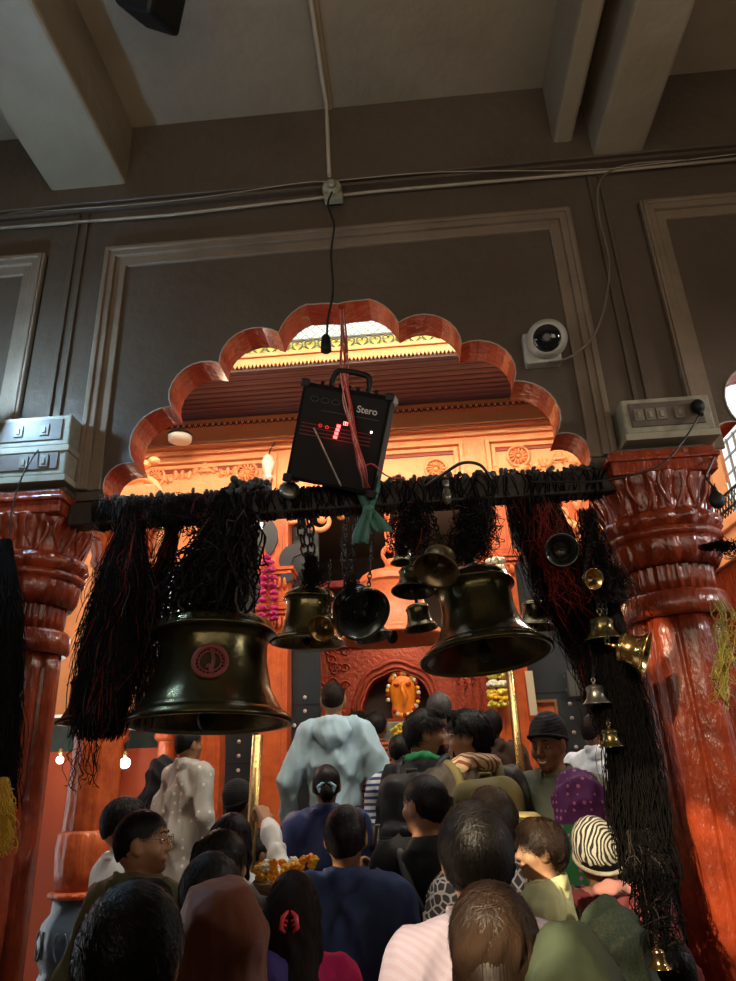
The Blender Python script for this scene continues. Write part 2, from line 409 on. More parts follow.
switchboard(1.005, 1.40, 3.25, 3.425, 'single switchboard above the right column capital with a black plug in it', sockets=(-.13, -.08, -.03, .05))
# plug and cable from right switchboard to the bar
e = empty('plug_cable', (1.33, 2.84, 3.35), 'black cable sagging from the plug in the right switchboard to the bell beam', 'cable')
def loc(e, p): return Vector(p)-e.location
b = MB(); b.ell((0, -.02, 0), (.03, .028, .035)); b.tube([(0, -.02, -.01), (0, -.03, -.05)], [.018, .01]); b.build('plug', BLACKPL, e)
b = MB(); b.tube([loc(e, p) for p in spline([Vector((1.33, 2.815, 3.31)), at(684, 440, 2.78), at(665, 462, 2.76), at(640, 473, 2.76), at(600, 481, 2.8), at(560, 482, 2.88), at(530, 482, 2.93)], 8)], .0045, 6)
b.build('flex', CABLE, e)
o = MB().tube([p for p in spline([at(38, 450, 2.84), at(25, 470, 2.8), at(14, 500, 2.78), at(10, 530, 2.8), at(8, 575, 2.82)], 8)], .004, 6).build('cable', CABLE)
prop(o, 'thin black cable drooping from the lower left switchboard over the column', 'cable')

# ---------------------------------------------------------------- wires on the wall and ceiling
o = MB().tube([p for p in spline([at(-30, 222, 2.97), at(20, 212, 2.96), at(60, 210, 2.95), at(180, 200, 2.95), at(300, 183, 2.94), at(332, 181, 2.93), at(440, 172, 2.93), at(587, 170, 2.93), at(660, 163, 2.94), at(760, 151, 2.95)], 8)], .003, 6).build('wall_wire', CABLE_W)
prop(o, 'thin pale wire running the full width of the wall just above the conduit', 'cable')
o = MB().tube([at(-40, 231, 2.96), at(170, 215, 2.955), at(370, 192, 2.955), at(590, 173, 2.955), at(780, 155, 2.955)], .009, 8).build('conduit', CABLE_W)
prop(o, 'pale horizontal conduit pipe along the top of the arcade wall', 'conduit')
o = MB().tube([p for p in spline([at(690, 160, 2.94), at(640, 163, 2.94), at(612, 170, 2.94), at(599, 185, 2.94), at(599, 215, 2.94), at(609, 260, 2.93), at(606, 300, 2.93), at(594, 335, 2.92), at(570, 357, 2.92), at(548, 362, 2.93)], 8)], .0055, 6).build('camera_cable', M('grey_cable', (.16, .13, .10), .4))
prop(o, 'grey cable looping down the wall from the conduit to the dome camera', 'cable')
o = MB().tube([at(305, -30, 1.5)*1, Vector((-.33, 1.5, 5.565)), Vector((-.33, 2.90, 5.565)), Vector((-.33, 2.925, 5.54)), Vector((-.325, 2.925, 5.04))][1:], .013, 8).build('ceiling_conduit', CABLE_W)
prop(o, 'pale conduit pipe running along the ceiling and down to the round junction box', 'conduit')
jb = at(332, 189, 2.93)
e = empty('junction_box', jb, 'round white ceiling rose on the conduit above the arch, hanging wire below', 'junction box')
e.rotation_euler = (R_(90), 0, 0)
b = MB(); b.lathe([(.055, -.03), (.058, .0), (.05, .025), (.02, .03)], 32); b.build('rose', WHITEPL, e)
b = MB(); b.lathe([(.024, .025), (.026, .045), (.018, .055)], 24); b.build('cap', WHITEPL, e)
b = MB(); b.box((-.045, -.085, -.03), (.06, -.03, .01)); b.build('clip', WHITEPL, e, bevel=.004)
# hanging wire with black lamp socket
p0 = at(332, 192, 2.87)
e = empty('pendant_socket', p0, 'black bare lamp socket on a twisted wire hanging from the white rose', 'lamp')
b = MB(); b.tube([loc(e, p) for p in spline([p0, at(328, 205, 2.86), at(334, 225, 2.86), at(331, 255, 2.86), at(333, 290, 2.86), at(328, 318, 2.86), at(327, 335, 2.86)], 8)], .006, 7); b.build('wire', CABLE, e)
ps = at(326, 345, 2.86)-p0
b = MB(); b.lathe([(.010, .06), (.022, .045), (.026, .0), (.028, -.035), (.02, -.042)], 24); b.build('socket', BLACKPL, e, loc=ps)
# CCTV camera
cc = at(547, 339, 2.89)
e = empty('dome_camera', cc, 'white round surveillance camera on a square plate to the right of the arch', 'camera')
b = MB(); b.box((-.105, .045, -.10), (.07, .11, .075)); b.build('mounting_plate', CAMPL, e, bevel=.01)
dr = (Vector((-.30, -1.2, -.68))).to_track_quat('Z', 'Y').to_euler()
b = MB(); b.lathe([(.075, -.07), (.095, -.05), (.098, -.01), (.092, .03), (.078, .055), (.068, .062), (.064, .056)], 48); h = b.build('housing', CAMPL, e, rot=dr)
b = MB(); b.lathe([(.0705, .05), (.064, .066), (.04, .082), (.012, .088), (.0, .088)], 40); b.build('lens_window', M('smoked_glass', (.008, .008, .010), .08, coat=.6), h)
b = MB(); b.lathe([(.025, .084), (.025, .09), (.016, .091)], 24); b.build('lens', M('lens_ring', (.02, .02, .024), .2), h)
# black loudspeaker at the ceiling
sp = at(150, -4, 2.0)
e = empty('loudspeaker', sp, 'black box speaker hanging from the ceiling at the top edge of the view', 'speaker')
e.rotation_euler = (R_(-52), R_(24), R_(6))
b = MB(); b.box((-.095, -.10, -.125), (.095, .10, .16)); b.build('cabinet', BLACKPL, e, bevel=.022)
b = MB(); b.box((-.082, -.106, -.11), (.082, -.096, .145)); b.build('grille', M('speaker_mesh', (.006, .006, .006), .7, bump=(300, .8)), e, bevel=.004)
_q = e.rotation_euler.to_matrix().transposed(); b = MB(); b.tube([(0, .02, 0), _q @ Vector((0, .02, 5.6-sp.z))], .012, 8); b.build('bracket', IRON, e)
# white tube floodlight at the left edge
fl_ = at(-17, 402, 2.75)
e = empty('floodlight', fl_, 'bright cold white floodlight at the left edge above the switchboards', 'floodlight')
b = MB(); b.box((-.16, -.02, -.06), (.05, .05, .06)); b.build('housing', WHITEPL, e, bevel=.008)
b = MB(); b.box((-.15, -.032, -.05), (.045, -.018, .05)); b.build('lamp_panel', M('cold_lamp', (.8, .9, 1), emit=((.62, .85, 1.0), 14)), e)
light('POINT', 'floodlight_light', fl_+Vector((.0, -.16, .06)), None, 34, (.42, .72, 1.0), .05)
# ================================================================== SHRINE FACADE
FY = 5.6
def X5(px, py=750): return at(px, py, FY).x
# upper facade wall, with recessed panels between raised frames
mb = MB(); mb.box((-6, FY, 2.4), (-2.42, FY+.3, 3.62)); mb.box((-6, FY, 3.62), (-1.73, FY+.3, 5.0)); mb.box((-1.73, FY, 4.05), (2.75, FY+.3, 5.0)); struct(mb.build('wall_shrine', FACADE, bevel=.004))
# (left bay stays open above 2.9 to the sky; lintel bits close the corners)
mb = MB()
for z, h, d in ((4.70, .022, .06), (4.745, .016, .04), (4.635, .03, .035), (4.93, .05, .05), (4.06, .05, .06)):
    mb.box((-5, FY-d, z), (2.7, FY+.01, z+h))
struct(mb.build('trim_16', FACADE, bevel=.003))
mb = MB()
for x0, x1 in ((-4.1, -2.6), (-2.42, -1.16), (-.86, .52), (.72, 2.1), (2.2, 2.7)):
    for a, d in ((0, .05), (.05, .03)):
        w_ = .035
        mb.prism([(x0+a, 4.12+a), (x0+a+w_, 4.12+a+w_), (x0+a+w_, 4.585-a-w_), (x1-a-w_, 4.585-a-w_), (x1-a-w_, 4.12+a+w_), (x1-a, 4.12+a), (x1-a, 4.585-a), (x0+a, 4.585-a)], FY-d, FY+.005)
        mb.box((x0+a, FY-d, 4.12+a), (x1-a, FY, 4.12+a+w_))
struct(mb.build('trim_17', FACADE, bevel=.003))
# dark red boards inside the panels
mb = MB()
for x0, x1 in ((-2.33, -1.25), (-.77, .43), (.81, 2.0)): mb.box((x0, FY-.012, 4.47), (x1, FY, 4.50))
struct(mb.build('trim_18', M('red_band', (.35, .05, .02), .5)))
# carved rosettes and crests
def rosette(x, z, r, label):
    e = empty('carved_rosette', (x, FY-.005, z), label, 'carving', 'round carved flowers in the facade panels')
    e.rotation_euler = (R_(90), 0, 0)
    b = MB(); b.lathe([(r, 0), (r, .02), (r*.86, .03), (r*.8, .02), (r*.8, 0)], 40, cap=False); b.build('rim', FACADE, e)
    b = MB()
    for k in range(14):
        a = 2*math.pi*k/14; q = Matrix.Rotation(a+.35, 3, 'Z')
        b.ell((r*.5*math.cos(a), r*.5*math.sin(a), .012), (r*.30, r*.085, .02), 8, 6, rot=q)
    b.build('petals', FACADE, e)
    b = MB(); b.ell((0, 0, .015), (r*.2, r*.2, .025), 14, 8); b.build('centre', FACADE, e)
for px, py, l in ((155, 478, 'leftmost carved rosette, next to the arch foot'), (247, 473, 'carved rosette right of the crest, beside the white wrapped lamp'),
                  (436, 470, 'faint carved rosette right of the amplifier'), (518, 457, 'crisp carved rosette in the right facade panel')):
    p = at(px, py, FY); rosette(p.x, p.z, .105, l)
def crest(px, py, wpx, label):
    p = at(px, py, FY-.01); wd = wpx*pxm(FY)*1.05; b = MB()
    for sgn in (-1, 1):
        for k in range(7):
            t = k/6; x = sgn*(.03+wd*.5*t); z = .06*(1-t)-.02+.02*math.sin(k*2.1)
            b.ell((x, 0, z), (.045, .018, .022), 8, 6, rot=Matrix.Rotation(sgn*(.5+k*.35), 3, 'Y'))
            b.tube([(x+.03*math.cos(a_)*(1-a_/8), 0, z-.03+.03*math.sin(a_)*(1-a_/8)) for a_ in [j*.6 for j in range(10)]], .007, 5)
    for k in range(5): b.ell((.0, -.005, .03+.022*k), (.05-.008*k, .02, .018), 8, 6)
    prop(b.build('carved_crest', FACADE, loc=p), label, 'carving', 'scrolled leaf crests on the facade')
crest(205, 474, 90, 'leafy scroll crest carved in the panel seen above the left bells')
crest(400, 487, 70, 'low scroll carving in the panel just right of the amplifier')
crest(560, 462, 50, 'leafy scroll carving beside the crisp right rosette')
# eave with striped underside, scalloped front, fascia
EAVE = M('maroon_eave', (.13, .070, .085), .6, pat=('sy', 3.4, (.075, .036, .045), .5), bump=(8, .3, (.3, 3, 3)))
mb = MB(); mb.prism([(4.6, 4.86), (5.6, 4.99), (5.6, 5.06), (4.6, 4.93)], -6, 2.75, axis='x')
for k in range(9):
    y = 4.66+k*.105; mb.box((-6, y, 4.855+(y-4.6)*.13), (2.75, y+.03, 4.872+(y-4.6)*.13))
o = prop(mb.build('eave', EAVE), 'dark maroon ribbed overhanging eave across the shrine front', 'eave')
mb = MB()
for k in range(250):
    x = -5+k*.031; mb.prism([(x, 4.90), (x+.0155, 4.868), (x+.031, 4.90)], 4.57, 4.585)
for k in range(22):
    y = 4.6+k*.045; mb.prism([(y, 4.90), (y+.022, 4.84), (y+.045, 4.90)], 2.75, 2.76, axis='x')
mb.build('fringe', M('pale_orange_trim', (.55, .20, .07), .5), o)
mb = MB()
for k in range(120):
    x = -4+k*.055
    mb.tube([(x+.02*math.cos(a_), 5.50, 4.91-.035*math.sin(a_)) for a_ in [math.pi*j/6 for j in range(7)]], .0055, 5)
    mb.ell((x+.0275, 5.5, 4.885), (.008, .008, .014), 6, 4)
mb.build('hanging_lace', M('dark_lace', (.07, .03, .028), .5), o)
mb = MB(); mb.box((-6, 4.585, 4.895), (2.78, 4.68, 4.97)); mb.box((-6, 4.565, 4.965), (2.8, 4.70, 5.0)); struct(mb.build('trim_19', M('orange_fascia', (.50, .20, .07), .5, noise=(6, .5, (.42, .15, .05))), bevel=.004))  # orange is the fascia's own paint
# yellow heart railing and wire mesh above
e = empty('heart_railing', (0, 4.63, 5.0), 'yellow metal railing of heart motifs standing on top of the eave', 'railing')
b = MB(); b.box((-4, -.008, 0), (2.7, .008, .012)); b.box((-4, -.008, .125), (2.7, .008, .14)); b.build('rails', M('dark_olive_metal', (.05, .045, .02), .5), e)
b = MB(); b.box((-4, .02, .01), (2.7, .024, .13)); b.build('backing', M('yellow_sheet', (.42, .38, .07), .5), e)
for k in range(28):
    b = MB(); x = -1.75+k*.105
    hp = []
    for j in range(25):
        t = 2*math.pi*j/24; hp.append((x+.0030*16*math.sin(t)**3*.9, -.012, .072+.0034*(13*math.cos(t)-5*math.cos(2*t)-2*math.cos(3*t)-math.cos(4*t))))
    b.tube(hp[:-1], .007, 5, closed=True)
    b.tube([(x+.052+.02*math.cos(a_), -.012, .04+.02*math.sin(a_)) for a_ in [j*.7 for j in range(9)]], .004, 4)
    b.build('heart_motif', _mc['dark_olive_metal'], e)
mb = MB()
for k in range(66):
    x = -3.2+k*.09
    mb.tube([(x, 4.9, 5.12), (x+.42, 4.9, 5.54)], .006, 4); mb.tube([(x, 4.9, 5.54), (x+.42, 4.9, 5.12)], .006, 4)
for z in (5.12, 5.54): mb.box((-3.3, 4.89, z-.01), (2.9, 4.91, z+.01))
prop(mb.build('wire_mesh', M('green_grey_wire', (.25, .30, .18), .5)), 'diamond wire mesh screen against the white sky above the heart railing', 'mesh')
# pipes along the facade, round lamp, wrapped lamp
o = MB().tube([at(100, 449, 5.5), at(300, 438, 5.5), at(500, 424, 5.5), at(640, 415, 5.5)], .009, 6).build('facade_pipe', M('rust_pipe', (.22, .07, .03), .5)); prop(o, 'thin rusty pipe running along the facade below the eave', 'pipe')
p = at(180, 439, 5.3); e = empty('ceiling_lamp', p, 'round white bowl lamp hanging on the facade behind the left of the arch', 'lamp')
b = MB(); b.lathe([(.10, .035), (.105, .02), (.10, -.02), (.06, -.035)], 40); b.build('shade', M('milky_glass', (.75, .74, .68), .3), e)
b = MB(); b.lathe([(.108, .02), (.108, .04), (.05, .06)], 40); b.tube([(0, 0, .05), (0, .1, .1), (0, .3, .1)], .008, 6); b.build('bracket', IRON, e)
p = at(268, 467, 5.5); e = empty('wrapped_lamp', p, 'white cloth wrapped lamp on the facade left of the amplifier', 'lamp')
b = MB(); b.lathe([(.02, -.13), (.045, -.10), (.03, -.06), (.05, -.02), (.055, .04), (.04, .10), (.012, .125)], 24, mod=lambda a, z: 1+.12*math.sin(5*a+30*z)); b.build('wrapping', M('white_cloth_wrap', (.8, .78, .7), .6), e)
b = MB(); b.tube([(0, 0, .12), (.03, .03, .22), (.05, .09, .30)], .006, 6); b.build('wire', CABLE, e)
# pillars of the doorway
def carved_pilaster(x0, x1, z0, z1, y0, y1, label, caps=(3.2,), mat=None, grp='square orange pillars of the shrine doorway'):
    mat = mat or FACADE2
    e = empty('door_pillar', ((x0+x1)/2, (y0+y1)/2, z0), label, 'pillar', grp)
    hx = (x1-x0)/2; hy = (y1-y0)/2; h = z1-z0
    b = MB(); b.box((-hx, -hy, 0), (hx, hy, h))
    b.box((-hx+.03, -hy-.012, .3), (-hx+.045, -hy, h-.2)); b.box((hx-.045, -hy-.012, .3), (hx-.03, -hy, h-.2))
    b.build('shaft', mat, e, bevel=.01)
    for c in caps:
        b = MB()
        for k, (d, t) in enumerate(((.015, .03), (.035, .035), (.05, .03), (.03, .03), (.015, .04))):
            b.box((-hx-d, -hy-d, c-z0+k*.033), (hx+d, hy+d, c-z0+k*.033+t*.9))
        n = 5
        for k in range(n):
            b.ell((-hx+(k+.5)*2*hx/n, -hy-.02, c-z0-.035), (hx/n*.9, .02, .05), 8, 6)
        b.build('carved_band', mat, e, bevel=.004)
    b = MB()
    for k, (d, t) in enumerate(((.05, .12), (.03, .05), (.015, .04))): b.box((-hx-d, -hy-d, k*.12 if k == 0 else .12+.05*(k-1)), (hx+d, hy+d, .12 if k == 0 else .12+.05*(k-1)+t))
    b.build('foot', mat, e, bevel=.006)
    return e
FACADE2 = M('orange_wall_paint', (.72, .145, .035), .4, noise=(9, .65, (.42, .06, .015)), bump=(40, .5, (1, 1, .25)), coat=.15)
carved_pilaster(-1.25, -1.03, .66, 4.06, 5.45, 5.65, 'square orange doorway pillar left of the man in the pale blue hoodie', (3.38, 3.05))
carved_pilaster(.57, .83, .66, 4.06, 5.45, 5.65, 'square orange doorway pillar behind the brass rail, left of the black beanie', (3.38,))
carved_pilaster(-1.74, -1.56, .66, 4.06, 5.5, 5.65, 'narrow orange pillar right of the speckled kurta', (3.3,))
carved_pilaster(1.30, 1.52, .66, 4.06, 5.5, 5.65, 'orange pillar behind the white shirt at right', (3.3,))
# curled brackets under the lintel
def bracket(px, py, s, label, flip=1, Y=5.5):
    p = at(px, py, Y); b = MB()
    pts = []
    for j in range(26):
        t = j/25; a_ = t*2.2*math.pi*1.2; r = .16*(1-t)+.02
        pts.append((flip*(r*math.cos(a_)), 0, -.0+r*math.sin(a_)))
    b.tube(pts, [.03-.012*j/25 for j in range(26)], 8)
    b.tube([(flip*.16, 0, 0), (flip*.2, 0, .14), (flip*.12, 0, .28)], [.03, .035, .04], 8)
    b.ell((0, -.01, 0), (.04, .03, .04), 10, 8)
    for j in range(5): b.ell((flip*(.13-.05*j), -.01, .18+.02*j), (.045, .03, .03), 8, 6)
    o = b.build('carved_bracket', FACADE, loc=p); o.scale = (s, s, s)
    prop(o, label, 'bracket', 'curled orange brackets under the shrine lintel')
bracket(322, 520, 1.0, 'curled orange bracket to the left of the green rag', 1)
bracket(290, 515, .8, 'curled orange bracket above the dark leaf panels', -1)
bracket(518, 500, 1.1, 'curled orange bracket above the big right bell', -1)
bracket(560, 512, .9, 'curled orange bracket above the small round bell', 1)
bracket(585, 560, 1.2, 'curled orange bracket against the right column', 1, 5.42)
bracket(120, 560, 1.4, 'curled orange bracket beside the left thread mass', 1, 4.7)
bracket(140, 500, 1.2, 'curled orange bracket under the left end of the bell beam', -1, 4.7)
# dark leaf shaped inlays on the left doorway pillar
def leaf_inlay(px, py, pts, label):
    p = at(px, py, 5.43); b = MB(); b.prism(pts, -.012, .012)
    prop(b.build('leaf_inlay', M('slate_inlay', (.035, .035, .045), .35), loc=p), label, 'inlay', 'dark inlays on the doorway pillar')
leaf_inlay(270, 535, [(.0, .17), (.06, .05), (.07, -.05), (.03, -.15), (0, -.18), (-.03, -.15), (-.07, -.05), (-.06, .05)], 'pointed dark leaf inlay above the magenta garland')
leaf_inlay(291, 560, lobe((-.09, -.05), (.10, .12), .35)+[(.10, .05), (.02, .02), (-.0, -.05), (.02, -.17), (-.04, -.20), (-.08, -.16)], 'hooked dark inlay to the right of the leaf inlay')
# door leaves with white studs
def studded_door(n, x0, x1, z0, z1, y, sx=None, vert=(1.2, 3.0)):
    b = MB(); b.box((x0, y, z0), (x1, y+.05, z1)); o = struct(b.build('door_%d' % n, M('blue_black_door', (.022, .030, .038), .35, noise=(4, .5, (.045, .055, .065))), bevel=.004))
    cx = sx if sx is not None else (x0+x1)/2
    b = MB()
    zs = np.arange(vert[0], vert[1], .105)
    for z in zs: b.ell((cx, y-.005, z), (.016, .01, .016), 8, 6)
    for dx in (-.085, .085): b.ell((cx+dx, y-.005, vert[0]), (.016, .01, .016), 8, 6)
    b.build('studs', M('stud_pearl', (.60, .56, .48), .4), o)
    b = MB(); 
    for z in np.arange(z0+.05, z1, .42): b.box((x0+.01, y-.004, z), (x1-.01, y, z+.006))
    b.build('seam', M('door_seam', (.01, .01, .012), .5), o)
studded_door(1, -1.56, -1.25, .66, 3.9, 5.66, at(238, 780, 5.66).x, (at(238, 800, 5.66).z, 2.15))
studded_door(2, -1.03, -.80, .66, 3.9, 5.66, at(305, 720, 5.66).x, (at(305, 725, 5.66).z, 2.5))
studded_door(3, .83, 1.30, .66, 3.9, 5.66, at(575, 740, 5.66).x, (at(577, 762, 5.66).z, 2.55))
# magenta marigold garland and white flower garland
def garland(name, pts, r, mats, label, bead=.035, grp=None, two=0):
    e = empty(name, pts[0], label, 'garland', grp)
    P = spline(pts, 10); L = 0; last = None; groups = {}; cur = 0
    for p in P:
        if last is None or (p-last).length > bead*.9:
            last = p; m = mats[cur % len(mats)] if len(mats) < 4 else mats[rng.randint(len(mats))]; cur += 1
            groups.setdefault(m.name, (m, []))[1].append(p)
    for nm, (m, ps) in groups.items():
        b = MB()
        for p in ps:
            q = loc(e, p)
            for k in range(two+1):
                off = Vector(((k-two/2)*r*1.5, rng.uniform(-.3, .3)*r, rng.uniform(-.2, .2)*r))
                b.ell(q+off, (r, r, r*.62), 10, 6, rot=Euler((rng.uniform(-.3, .3), rng.uniform(-.3, .3), 0)).to_matrix())
                for j in range(9):
                    a_ = j*.7; b.ell(q+off+Vector((r*.8*math.cos(a_), r*.8*math.sin(a_), rng.uniform(-.3, .3)*r)), (r*.36,)*3, 6, 4)
        b.build('flowers', m, e)
    return e
MAG = M('magenta_petals', (.42, .012, .13), .7); PINK = M('pink_petals', (.70, .05, .25), .7)
MARI = M('marigold_petals', (.92, .50, .03), .8); MARI_O = M('orange_petals', (.88, .30, .01), .8)
WHT = M('jasmine_petals', (.80, .78, .62), .7); REDF = M('rose_petals', (.30, .01, .02), .7); YEL = M('yellow_petals', (.85, .72, .10), .7)
garland('magenta_garland', [at(262, 620, 5.36), at(263, 585, 5.36), at(268, 556, 5.36), at(273, 585, 5.36), at(274, 618, 5.36)], .034, [MAG], 'magenta flower garland looped on the left doorway pillar', .04)
garland('white_garland', [at(495, 560, 5.38), at(496, 620, 5.38), at(497, 680, 5.38), at(499, 708, 5.38)], .045, [WHT, WHT, YEL, WHT, REDF, MARI], 'white and yellow flower garland hanging by the right doorway pillar', .04, None, 1)
# brass handrail poles
def pole(px0, py0, px1, py1, Y, label, r=.028):
    a = at(px0, py0, Y); c = at(px1, py1, Y); c = a+(c-a)*((a.z-ground(a.x, Y))/(a.z-c.z)); e = empty('brass_pole', (c.x, Y, ground(c.x, Y)), label, 'pole', 'upright brass queue poles')
    b = MB(); b.tube([loc(e, a), (0, 0, 0)], r, 16); b.build('tube', BRASS, e)
    b = MB()
    for f in (.62, .30):
        z = (a.z-e.location.z)*f
        x = (a.x-c.x)*f
        b.lathe([(r, z-.03), (r*1.5, z-.012), (r*1.5, z+.012), (r, z+.03)], 20, cx=x)
    b.build('joint_ring', BRASS, e)
pole(509, 668, 524, 800, 4.7, 'brass pole rising past the white flower garland')
pole(258, 735, 254, 800, 3.75, 'brass pole gripped by a raised hand left of the hoodie man')
o = MB().tube([at(375, 845, 3.75), at(377, 826, 3.75), at(385, 824, 3.75), at(388, 845, 3.75)], .016, 12).tube([at(378, 826, 3.75), at(379, 940, 3.75)], .014, 12).build('handrail', STEEL)
prop(o, 'curved steel handrail end between the navy fleece and the black backpack', 'handrail')
# inner sanctum
NX0, NX1 = -.80, 1.9
INNER = M('sanctum_paint', (.42, .055, .02), .42, noise=(8, .6, (.24, .025, .010)), bump=(25, .7), coat=.15)
niche = [(-.62+.0, .66)]
mb = MB()
ncx, ncz = -.23, 2.42
arch = []
for j in range(29):
    a_ = math.pi*(1-j/28); rr = .335*(1+.045*abs(math.cos(a_*4.0))); arch.append((ncx+rr*math.cos(a_), ncz+rr*1.05*math.sin(a_)))
polyn = [(-1.3, .66), (-1.3, 3.12), (2.2, 3.12), (2.2, .66), (arch[-1][0]+.0, .66), (arch[-1][0], 2.34)]+[]
mb.box((-1.3, 7.0, .66), (2.2, 7.25, 2.34)); mb.prism([(-1.3, 2.34), (-1.3, 3.12), (2.2, 3.12), (2.2, 2.34), (arch[-1][0], 2.34)]+arch[::-1]+[(arch[0][0], 2.34)], 7.0, 7.25); struct(mb.build('wall_niche', INNER))
mb = MB()
for k, rr in enumerate((.37, .42)):
    mb.tube([(ncx+rr*(1+.05*abs(math.cos(a_*4)))*math.cos(a_), 6.99, ncz+rr*1.05*(1+.05*abs(math.cos(a_*4)))*math.sin(a_)) for a_ in [math.pi*j/56 for j in range(57)]], .018, 6)
for sgn in (-1, 1):
    for q in range(16):
        x = ncx+sgn*rng.uniform(.45, .85); z = rng.uniform(2.55, 3.02)
        mb.tube([(x+.05*(1-t_/10)*math.cos(t_), 6.985, z+.05*(1-t_/10)*math.sin(t_)) for t_ in [j*.6 for j in range(13)]], .010, 5)
    mb.lathe([(.075, 0), (.08, .01), (.05, .02), (.03, .012)], 24, cx=0) if False else None
for z in (3.04, 3.09): mb.box((-1.2, 6.95, z), (2.1, 7.0, z+.025))
for x in np.arange(.32, 1.0, .075): mb.box((x, 6.965, .7), (x+.035, 7.0, 2.98))
struct(mb.build('trim_20', INNER))
mb = MB(); mb.box((-1.4, 7.26, .66), (2.3, 7.5, 4.1)); struct(mb.build('wall_sanctum', M('interior_black', (.035, .022, .018), .6)))  # near-black put into the wall colour for the dark interior
mb = MB(); mb.box((-1.1, 5.7, 4.05), (2.3, 7.5, 4.15)); struct(mb.build('trim_21', _mc['interior_black']))
mb = MB(); mb.box((-1.1, 5.7, .66), (-1.02, 7.3, 4.1)); struct(mb.build('wall_sanctum_left', _mc['interior_black']))
mb = MB(); mb.box((2.2, 5.7, .66), (2.3, 7.3, 4.1)); struct(mb.build('wall_sanctum_right', _mc['interior_black']))
mb = MB(); mb.box((-1.02, 6.3, 3.5), (.56, 6.36, 3.56)); prop(mb.build('lintel_bar', M('crimson_bar', (.35, .02, .03), .4)), 'thin crimson bar across the dark doorway behind the bells', 'bar')
# shrine idol, plain rounded stone with a faint glow put into its colour
ip = at(404, 712, 7.05)
e = empty('idol', (ip.x, 7.125, 2.345), 'rounded orange idol with flower garland standing in the arched niche', 'idol')
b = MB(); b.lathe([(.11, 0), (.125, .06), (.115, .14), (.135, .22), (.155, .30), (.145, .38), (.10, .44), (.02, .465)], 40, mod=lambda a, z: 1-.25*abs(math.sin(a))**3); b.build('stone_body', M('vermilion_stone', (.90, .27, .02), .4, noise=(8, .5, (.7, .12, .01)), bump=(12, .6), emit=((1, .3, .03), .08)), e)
b = MB()
for x in (-.055, .055): b.ell((x, -.125, .31), (.028, .015, .018), 12, 8)
b.build('eyes', M('idol_eye', (.35, .03, .02), .3), e)
b = MB(); b.tube([(0, -.12, .33), (0, -.155, .25), (.03, -.15, .18), (0, -.14, .10)], [.02, .03, .024, .015], 10); b.build('nose', _mc['vermilion_stone'], e)
b = MB(); 
for k in range(26):
    a_ = R_(-70)+k*R_(320)/25
    b.ell((.155*math.sin(a_+.6)*1.0, -.10, .22-.2*math.cos(a_+.6)), (.022, .02, .022), 8, 6, mi=k % 3)
b.build('garland', [REDF, WHT, MARI], e)
mb = MB(); mb.box((-.72, 6.84, .66), (.28, 6.99, 2.30)); mb.box((-.72, 6.45, .66), (.28, 6.84, 1.97)); prop(mb.build('altar', M('green_marble', (.10, .13, .11), .25, noise=(6, .8, (.35, .38, .33)), bump=(5, .2)), bevel=.01), 'mottled green grey altar block beneath the idol', 'altar')
# heaps of yellow flowers before the idol
e = empty('flower_heap', Vector((at(403, 745, 6.65).x, 6.65, 2.12)), 'heap of yellow blossoms at the altar between the two bearded heads', 'flowers')
b = MB()
for k in range(130):
    th = rng.uniform(0, 2*math.pi); r = rng.uniform(0, .12); z = rng.uniform(-.16, .14)
    b.ell((r*math.cos(th), r*math.sin(th)*.7, z), (.024, .024, .018), 7, 5, mi=k % 4 == 0)
b.build('blossoms', [YEL, MARI], e)
# left bay: back wall, half pillars, lit bulbs, grey screen
mb = MB(); mb.box((-6, 7.0, 0), (-1.3, 7.2, 2.17)); struct(mb.build('wall_back_bay', M('red_orange_wall', (.40, .075, .022), .5, noise=(4, .5, (.38, .04, .012)))))
mb = MB(); mb.box((-6, 7.05, 2.17), (-1.3, 7.1, 2.95)); struct(mb.build('window_1', M('teal_glass', (.035, .06, .06), .15, noise=(3, .6, (.09, .13, .12)))))
mb = MB(); mb.box((-6, 6.95, 2.90), (-1.3, 7.15, 3.05)); struct(mb.build('trim_22', M('slate_paint', (.10, .10, .11), .5)))
for i, (px, l) in enumerate(((112, 'slim half pillar on the bay wall, behind the thread tassels'), (165, 'slim half pillar on the bay wall, left of the speckled kurta'))):
    p = at(px, 760, 6.9); e = empty('half_pillar', (p.x, 6.93, 0), l, 'pillar', 'slim half pillars of the left bay')
    b = MB(); b.lathe([(.095, 0), (.09, 2.2), (.10, 2.25)], 48, mod=fl(16, .06)); b.build('shaft', FACADE2, e)
    b = MB(); b.lathe([(.10, 2.22), (.13, 2.26), (.12, 2.30), (.14, 2.36), (.16, 2.42), (.14, 2.46), (.17, 2.56)], 48, mod=fl(12, .05)); b.build('capital', FACADE2, e)
for px, py, l in ((125, 763, 'larger glowing white bulb right of the orange pillar'), (60, 760, 'smaller glowing white bulb at the left edge of the orange pillar')):
    p = at(px, py, 6.4 if px > 100 else 6.6); e = empty('light_bulb', p, l, 'bulb', 'glowing bulbs in the left bay')
    b = MB(); b.ell((0, 0, 0), (.045 if px > 100 else .032,)*3, 16, 10); b.build('glass', M('glowing_glass', (1, 1, 1), emit=((1, .96, .88), 22)), e)
    b = MB(); b.lathe([(.015, .04), (.02, .06), (.018, .10)], 16); b.build('cap', BRASS, e); b = MB(); b.tube([(0, 0, .1), (.0, .1, .3), (0, .5, .6)], .004, 5); b.build('wire', CABLE, e)
    light('POINT', 'bulb_light', p+Vector((0, -.08, 0)), None, 7, (1, .93, .82), .05)
